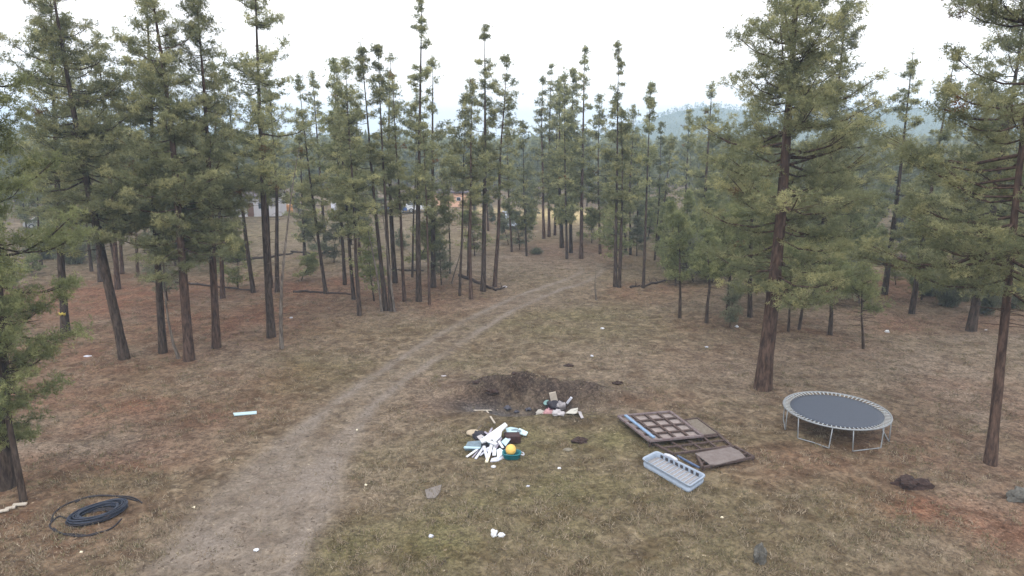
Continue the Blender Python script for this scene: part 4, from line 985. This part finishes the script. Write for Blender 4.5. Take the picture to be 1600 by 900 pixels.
# pipe coil
def coil():
    c = G(155, 805); e = empty('pipe_coil', c); tag(e, 'coil of black poly pipe with loose loops lying by the left edge', 'pipe coil')
    rs = np.random.default_rng(4); pts = []; n = 26 * 22
    for k_ in range(n):
        a_ = k_ / 26 * 2 * math.pi; lay = k_ / n; r_ = .66 + .15 * math.sin(lay * 47) ; zz = .04 + .20 * (math.sin(lay * 31) * .5 + .5)
        pts.append((math.cos(a_) * r_ * 1.05 + .03 * math.sin(lay * 60), math.sin(a_) * r_ * .92 + .03 * math.sin(lay * 43 + 2), zz + .02 * math.sin(a_ * 2 + lay * 9)))
    V, F, caps = tube_path(pts, .024, 5); o = link('coil', npmesh('coil', V, [F] + caps, True), HOSE, e); o.rotation_euler.z = .75
    o.scale = (.92, .66, .8)
    # slumped side
    pts = []
    for k_ in range(26 * 7):
        a_ = k_ / 26 * 2 * math.pi; lay = k_ / (26 * 7); r_ = .58 + .13 * lay
        pts.append((math.cos(a_) * r_ * .9 - .2, math.sin(a_) * r_ * .62 - .12, .03 + .012 * math.sin(a_ * 3) + .05 * lay))
    V, F, caps = tube_path(pts, .022, 5); o = link('slumped_turns', npmesh('slumped_turns', V, [F] + caps, True), HOSE2, e); o.rotation_euler.z = .5
    def loose(name, pp):
        q = np.array([[*(G(*p) - c)] for p in pp]); out = []
        for k_ in range(len(q) - 1):
            p0, p1, p2, p3 = q[max(k_ - 1, 0)], q[k_], q[k_ + 1], q[min(k_ + 2, len(q) - 1)]
            for t_ in np.arange(6) / 6: out.append(.5 * ((2 * p1) + (-p0 + p2) * t_ + (2 * p0 - 5 * p1 + 4 * p2 - p3) * t_ ** 2 + (-p0 + 3 * p1 - 3 * p2 + p3) * t_ ** 3))
        out.append(q[-1]); out = np.array(out); out[:, 2] = height(out[:, 0] + c.x, out[:, 1] + c.y) - c.z + .025
        tube_obj(name, out, .022, HOSE2, e, 6)
    loose('loose_loop', [(126,815),(108,812),(92,808),(80,818),(78,824),(88,832),(105,837),(128,839),(150,834),(175,826),(190,812)])
    loose('loose_loop', [(80,816),(85,803),(100,791),(122,782),(150,776),(175,776),(200,777),(214,781),(222,787)])
    loose('loose_loop', [(84,826),(96,834),(118,836),(140,838),(158,832)])
    loose('loose_loop', [(118,786),(140,777),(170,775),(196,779),(215,784)])
coil()

# scraps, stones and lumps
for px, py, a_, b_, lab in ((137,556,.34,.16,'white flat scrap on the red litter right of the thick left-leaning pine foot'),):
    pass
def scrap(px, py, w_, d_, h_, m, lab, cat='scrap', seed=1, name='white_scrap', amp=.42, rz=0.0, group='white scraps on the ground', sub=3):
    return heap_lump(name, lab, cat, px, py, (w_, d_, h_), m, seed, amp, group=group, rz=rz, sub=sub)
scrap(137,557,.30,.17,.06, WHITE2, 'white oval scrap on the red litter left of the thick leaning pine', seed=50, amp=.1)
o = heap_slab('blue_strip', 'light blue strip lying alone on the left side of the track', 'strip', [(364,645,.05),(401,642,.05),(401,646,.05),(366,649,.05)], .03, mat('light blue strip', (.45, .60, .66), .5, noise=.1), 0, None)
scrap(772,836,.13,.15,.14, WHITE, 'left half of the bright white scrap pair at the bottom of the view', seed=51); scrap(783,838,.15,.10,.11, WHITE, 'right half of the bright white scrap pair at the bottom of the view', seed=52)
scrap(673,839,.10,.09,.07, WHITE2, 'small white scrap left of the bright white pair', seed=53)
scrap(400,860,.09,.08,.06, WHITE, 'small white scrap at the bottom of the dirt track', seed=54)
scrap(1386,519,.20,.14,.15, WHITE, 'white lump right of the pale yellowish young pine', seed=55); scrap(941,514,.15,.12,.10, WHITE, 'white scrap in the open grass beyond the pit', seed=56)
scrap(925,557,.11,.1,.08, WHITE2, 'white scrap behind the pit, nearer than the one in the open grass', seed=57); scrap(1151,511,.14,.12,.10, WHITE, 'white scrap left of the big pine by the bluish sapling', seed=58)
scrap(1104,543,.13,.09,.07, WHITE2, 'white scrap in front of the second bright young pine', seed=59); scrap(693,588,.16,.08,.05, PAPER, 'pale scrap in the dry grass left of the pit mound', seed=60)
scrap(299,444,.16,.12,.1, WHITE2, 'tiny white scrap by the thin fallen log at the left', seed=61); scrap(455,497,.13,.1,.08, WHITE2, 'tiny white scrap on red litter right of the bent snag', seed=62)
scrap(789,449,.22,.14,.12, PAPER, 'pale scrap at the right end of the trackside log', seed=63); scrap(825,760,.07,.06,.04, WHITE2, 'tiny white chip in the grass below the heap', seed=64)
scrap(303,793,.06,.05,.04, CREAM, 'tiny cream chip right of the pipe coil', seed=65); scrap(572,758,.06,.05,.04, CREAM, 'tiny cream chip at the right edge of the track', seed=66)
scrap(1128,809,.07,.05,.04, CREAM, 'tiny cream chip below the pale tray', seed=67); scrap(558,672,.06,.05,.04, CREAM, 'tiny cream chip on the track centre', seed=68)
scrap(127,863,.06,.05,.04, CREAM, 'tiny cream chip below the pipe coil', seed=69); scrap(1540,516,.1,.08,.05, PAPER, 'small pale scrap on the bank right of the level-branched pine', seed=70)
heap_lump('dark_clod', 'dark reddish brown lump of bark and soil right of the trampoline', 'clod', 1423, 760, (.48, .26, .22), CLOD, 71, .45, group=None, smooth=False)
heap_lump('stone', 'grey-green stone at the right edge of the view', 'stone', 1592, 780, (.36, .26, .26), STONE, 72, .3, group='stones', smooth=False)
heap_lump('stone', 'upright grey stone low down at the bottom right', 'stone', 1187, 878, (.17, .15, .36), STONE, 73, .3, group='stones', smooth=False)
heap_slab('flat_slab', 'flat grey slab half sunk in the grass at the lower middle', 'slab', [(664,765,.03),(680,760,.04),(690,757,.03),(688,768,.03),(680,778,.03),(667,778,.03)], .03, mat('greyish slab', (.19, .17, .16), .9, noise=.2), 0, None)
for k_, (p0, p1, lab) in enumerate((((20,789),(42,787),'upper right pale board of the three at the left edge'),((8,795),(24,792),'middle pale board of the three at the left edge'),((-12,801),(14,796),'lowest pale board of the three, cut by the left edge'))):
    bar_thing('pale_board', lab, 'board', p0, p1, .13, .05, PALEW, .05)

# fallen logs
def log(label, pts, r_, name='fallen_log', zs=None):
    q = []
    for k_, (px, py) in enumerate(pts): v = G(px, py); v.z += r_ * .7 + (zs[k_] if zs else 0); q.append(v)
    c = q[0].copy(); pp = []
    for k_ in range(len(q) - 1):
        for t_ in np.arange(5) / 5: pp.append(q[k_].lerp(q[k_ + 1], t_) - c)
    pp.append(q[-1] - c); n_ = len(pp); rs = np.random.default_rng(n_ + int(r_ * 100)); pa = np.array([tuple(v) for v in pp]); pa[1:-1] += rs.normal(0, .03, (n_ - 2, 3))
    V, F, caps = tube_path(pa, np.linspace(r_, r_ * .45, n_), 8, .1, n_)
    m = 7; ii = rs.integers(2, n_ - 1, m); d = unit(rs.normal(0, 1, (m, 3)) + [0, 0, .6]); v2, f2 = segs(pa[ii], pa[ii] + d * rs.uniform(.2, .7, (m, 1)), np.full(m, .03), np.full(m, .01), 4)
    o = link(name, npmesh(name, np.concatenate([V, v2]), [F, f2 + len(V)] + caps, True), LOGM, None, c); tag(o, label, 'fallen log', 'fallen logs')
log('thin fallen log from the grey pine to the foot of the left-leaning pine', [(228,440),(262,441),(300,445),(350,450),(398,456)], .11)
log('raised broken log crossing behind the tall grey pine', [(352,410),(385,412),(425,411),(458,407)], .16, zs=[.1,.3,.5,.6])
log('thin log behind the bent snag, reaching the straight slim pine', [(455,394),(485,397),(512,396),(536,393)], .10)
log('thin log on red litter beside the slim left-leaning pine', [(458,457),(490,457),(520,459),(552,461)], .09)
log('trackside log ending beside the right-leaning red trunk', [(718,432),(740,440),(762,450),(775,454)], .15)
log('short log end pointing at the track behind the trackside log', [(774,455),(790,449)], .10)
log('dark log lying right of the thin tufted pine', [(1003,449),(1020,444),(1042,440)], .11)
log('dark fallen log behind the trampoline at the foot of the far trees', [(1352,403),(1378,408),(1400,413),(1424,419)], .16)
log('low log right of the joined trunks', [(985,450),(1000,447)], .10)
log('log left of the greenish trunk in the middle trees', [(612,422),(640,424),(662,424)], .10)
heap_lump('brush_pile', 'dark brush pile at the edge of the clearing beyond the track', 'brush pile', 1418, 419, (1.5, 1.0, .7), LOGM, 81, .5, group=None, smooth=False)

# cars and sheds beyond the trees
GLASSM = mat('car glass', (.045, .05, .06), .12, noise=.1, spec=.6); TYRE = mat('tyre rubber', (.03, .03, .03), .9); HUB = mat('wheel rim', (.45, .46, .48), .4, .5)
def car(px, py, rz, label, m, kind='sedan', top=None, sc=1.0):
    v = G(px, py); e = empty('parked_car', v, rz); e.scale = (sc, sc, sc); tag(e, label, 'car', 'cars parked beyond the trees')
    L = 4.5; W = 1.76
    if kind == 'sedan': prof = [(-2.25,.35),(-2.25,.75),(-2.1,.92),(-1.45,.98),(1.0,.96),(1.9,.86),(2.2,.72),(2.25,.38)]; cab = [(-1.65,.97),(-1.05,1.40),(.25,1.43),(1.05,.96)]
    else: prof = [(-2.25,.45),(-2.25,.95),(-2.2,1.08),(1.1,1.08),(1.95,1.0),(2.2,.85),(2.25,.45)]; cab = [(-2.15,1.07),(-2.0,1.72),(.1,1.76),(1.0,1.07)]
    def ext(pr, w0, w1):
        bm = bmesh.new(); zmx = max(z for x, z in pr); zmn = min(z for x, z in pr)
        f = lambda z: w0 + (w1 - w0) * (z - zmn) / (zmx - zmn + 1e-6)
        a_ = [bm.verts.new((x, -f(z) / 2, z)) for x, z in pr]; b_ = [bm.verts.new((x, f(z) / 2, z)) for x, z in pr]; n = len(pr)
        bm.faces.new(a_); bm.faces.new(b_[::-1])
        for k_ in range(n): bm.faces.new((a_[k_ - 1], b_[k_ - 1], b_[k_], a_[k_]))
        bmesh.ops.recalc_face_normals(bm, faces=bm.faces); return bm
    bd = bm_obj('body', ext(prof, W, W - .06), m, e, bevel=.05)
    cb = bm_obj('cabin', ext(cab, W - .1, W - .42), top or m, e, bevel=.04)
    def quad(name, pts, mm):
        o = slab(name, [Vector(p) for p in pts], .02, mm, e); return o
    x0, z0, x1, z1 = cab[2][0], cab[2][1] - .06, cab[3][0], cab[3][1] + .06
    quad('windscreen', [(x1 + .01, -.70, z0 * 0 + z1 + .03), (x1 + .01, .70, z1 + .03), (x0 + .07, .58, z0 + .02), (x0 + .07, -.58, z0 + .02)], GLASSM)
    xr0, zr0, xr1, zr1 = cab[0][0], cab[0][1] + .08, cab[1][0], cab[1][1] - .06
    quad('rear_window', [(xr0 + .02, -.68, zr0), (xr1 - .03, -.56, zr1), (xr1 - .03, .56, zr1), (xr0 + .02, .68, zr0)], GLASSM)
    for s_ in (-1, 1):
        bm = bmesh.new(); zc = (cab[0][1] + cab[1][1]) / 2
        yb, yt = (W - .1) / 2 - .02, (W - .42) / 2 + .045
        pr = [(cab[0][0] + .25, cab[0][1] + .06, yb), (cab[1][0] + .1, cab[1][1] - .08, yt), (cab[2][0] - .05, cab[2][1] - .08, yt), (cab[3][0] - .2, cab[3][1] + .06, yb)]
        a_ = [bm.verts.new((x, s_ * y, z)) for x, z, y in pr]; b_ = [bm.verts.new((x, s_ * (y + .02), z)) for x, z, y in pr]
        bm.faces.new(a_); bm.faces.new(b_[::-1])
        for k_ in range(4): bm.faces.new((a_[k_ - 1], b_[k_ - 1], b_[k_], a_[k_]))
        bmesh.ops.recalc_face_normals(bm, faces=bm.faces); bm_obj('side_window', bm, GLASSM, e)
        for wx in (-1.35, 1.4):
            bm = bmesh.new(); bmesh.ops.create_cone(bm, segments=20, radius1=.33, radius2=.33, depth=.2, cap_ends=True, matrix=Matrix.Translation((wx, s_ * .82, .33)) @ Matrix.Rotation(R(90), 4, 'X'))
            w_ = bm_obj('wheel', bm, TYRE, e)
            bm = bmesh.new(); bmesh.ops.create_cone(bm, segments=16, radius1=.2, radius2=.2, depth=.03, cap_ends=True, matrix=Matrix.Translation((wx, s_ * .935, .33)) @ Matrix.Rotation(R(90), 4, 'X')); bm_obj('rim', bm, HUB, w_)
        bm = bmesh.new(); add_box(bm, (2.2, s_ * .62, .68), (.08, .3, .13)); bm_obj('headlight', bm, HUB, e)
    return e
CW = mat('white car paint', (.62, .64, .68), .35, noise=.05, spec=.5); CB = mat('blue car paint', (.05, .10, .27), .35, noise=.1, spec=.5); CP = mat('pale blue car paint', (.42, .48, .58), .35, noise=.05, spec=.5); CG = mat('silver grey car paint', (.33, .34, .35), .4, noise=.05, spec=.5)
car(612, 333, R(200), 'blue car with a white hood behind the dense middle clump', CB, 'sedan', CW)
car(656, 331, R(10), 'white car seen behind the tallest slender pine', CW, 'suv')
car(799, 356, R(-80), 'pale blue car at the edge of the yellow grass', CP, 'suv', None, 1.15)
car(70, 356, R(30), 'silver grey car half hidden by the needles at the far left', CG, 'sedan')
def shed(px, py, w_, d_, h_, rh, wallm, roofm, label, rz=0.0, name='shed', cat='shed', wins=(), door=None):
    v = G(px, py); e = empty(name, v, rz); tag(e, label, cat)
    bm = bmesh.new(); add_box(bm, (0, 0, h_ / 2 - .1), (w_, d_, h_ + .2)); bm_obj('wall', bm, wallm, e)
    bm = bmesh.new(); o_ = .3; pr = [(-d_ / 2 - o_, h_ - .04), (0, h_ + rh), (d_ / 2 + o_, h_ - .04), (d_ / 2 + o_, h_ + .10), (0, h_ + rh + .14), (-d_ / 2 - o_, h_ + .10)]
    A = [bm.verts.new((-w_ / 2 - o_, y, z)) for y, z in pr]; B = [bm.verts.new((w_ / 2 + o_, y, z)) for y, z in pr]
    for ff in ((0, 1, 4, 5), (1, 2, 3, 4)): bm.faces.new([A[k_] for k_ in ff]); bm.faces.new([B[k_] for k_ in ff][::-1])
    for k_ in range(6): bm.faces.new((A[k_], A[k_ - 1], B[k_ - 1], B[k_]))
    bmesh.ops.recalc_face_normals(bm, faces=bm.faces); bm_obj('roof', bm, roofm, e)
    for s_ in (-1, 1):
        bm = bmesh.new(); a_ = [bm.verts.new((s_ * (w_ / 2 - .02 * k_), y, z)) for k_ in (0, 4) for y, z in ((-d_ / 2, h_), (0, h_ + rh), (d_ / 2, h_))]
        bm.faces.new(a_[:3]); bm.faces.new(a_[3:][::-1]); bm_obj('gable', bm, wallm, e)
    for x, z, a_, b_ in wins:
        bm = bmesh.new(); add_box(bm, (x, -d_ / 2 - .02, z), (a_ + .14, .05, b_ + .14)); f_ = bm_obj('window', bm, WHITE2, e)
        bm = bmesh.new(); add_box(bm, (x, -d_ / 2 - .05, z), (a_, .03, b_)); bm_obj('pane', bm, GLASSM, f_)
    if door: bm = bmesh.new(); add_box(bm, (door, -d_ / 2 - .03, 1.0), (.9, .06, 2.0)); bm_obj('door', bm, mat('door brown', (.16, .09, .07), .8, noise=.2), e)
    return e
ROOFD = mat('dark purple grey roof', (.10, .085, .10), .9, noise=.3, scale=3); 
shed(405, 336, 7.2, 4, 2.9, .7, mat('white siding', (.50, .49, .52), .7, noise=.08, scale=2), ROOFD, 'small white cabin with a dark roof beyond the left-hand trees', R(4), 'cabin', 'cabin', ((-2.3, 1.55, .9, .8), (1.2, 1.55, 1.2, .8)), -.6)
shed(706, 322, 6.0, 4, 2.4, .55, mat('peach siding', (.74, .46, .33), .7, noise=.16, scale=2), ROOFD, 'peach-coloured shed with a dark roof in the gap between the middle pines', R(-6), 'shed', 'shed', ((1.6, 1.4, .6, .5),), -1.2)
shed(117, 339, 3.4, 3, 1.7, .4, mat('cream siding', (.62, .54, .40), .8, noise=.12, scale=2), mat('red brown roof', (.16, .09, .075), .9, noise=.3), 'small cream shed with a red-brown roof at the far left', R(10), door=.6)
def drum(px, py, r_, h_, m, label, cat, name, band=None):
    v = G(px, py); e = empty(name, v); tag(e, label, cat)
    k = 20; t_ = np.arange(k) * 2 * math.pi / k; pr = [(r_ * .94, 0), (r_, .03), (r_, h_ * .32), (r_ * 1.04, h_ * .34), (r_, h_ * .36), (r_, h_ * .65), (r_ * 1.04, h_ * .67), (r_, h_ * .69), (r_, h_ * .96), (r_ * .9, h_)]
    V = np.concatenate([np.stack([np.cos(t_) * a_, np.sin(t_) * a_, np.full(k, b_)], 1) for a_, b_ in pr]); i_ = np.arange(k); j_ = (i_ + 1) % k
    F = np.concatenate([np.stack([q * k + i_, q * k + j_, (q + 1) * k + j_, (q + 1) * k + i_], 1) for q in range(len(pr) - 1)])
    link('shell', npmesh('shell', V, [F, i_[::-1][None], i_[None] + (len(pr) - 1) * k], True), m, e)
    tube_obj('cap', [(0, 0, h_ - .01), (0, 0, h_ + .05)], r_ * .3, band or m, e, 10)
drum(453, 332, .48, 1.25, mat('orange plastic', (.62, .30, .12), .6, noise=.12), 'orange drum right of the white cabin', 'drum', 'drum', WHITE2)
drum(442, 327, .36, 1.0, WHITE, 'small white drum between the white cabin and the orange drum', 'drum', 'drum')
drum(523, 339, .45, 2.1, WHITE2, 'tall white water tank left of the dense middle clump', 'tank', 'water_tank', GBLUE)

# yellow mark on the far-left trunk
for o in list(SC.objects):
    if o.get('label', '').startswith('straight pine with a yellow mark'):
        tr = [c_ for c_ in o.children if c_.name.startswith('trunk')][0]; q_ = onY(99.5, 489, o.location.y) - o.location
        vs = np.array([tuple(v.co) for v in tr.data.vertices]); ring = vs[(np.abs(vs[:, 2] - q_.z) < 1.2) & (np.hypot(vs[:, 0] - q_.x, vs[:, 1]) < .6)]
        r_ = .30; a_ = np.linspace(-2.5, -.7, 7); cx_ = ring[:, 0].mean(); cy2 = ring[:, 1].mean(); r_ = np.hypot(ring[:, 0] - cx_, ring[:, 1] - cy2).mean() + .05
        zs = [q_.z - .09 + .05 * math.sin(k_ * 2.1) for k_ in range(7)]
        V = [(cx_ + math.cos(a) * rr_, cy2 + math.sin(a) * rr_, z + dz) for rr_ in (r_, r_ - .03) for dz in (0, .16) for a, z in zip(a_, zs)]
        F = []
        for k_ in range(6):
            F += [(k_, k_ + 1, 8 + k_, 7 + k_), (14 + k_, 21 + k_, 22 + k_, 15 + k_), (k_, 14 + k_, 15 + k_, k_ + 1), (7 + k_, 8 + k_, 22 + k_, 21 + k_)]
        F += [(0, 7, 21, 14), (6, 20, 27, 13)]
        link('yellow_band', npmesh('yellow_band', np.array(V), [np.array(F)]), mat('faded yellow tape', (.45, .36, .08), .8, noise=.3, scale=9), o)
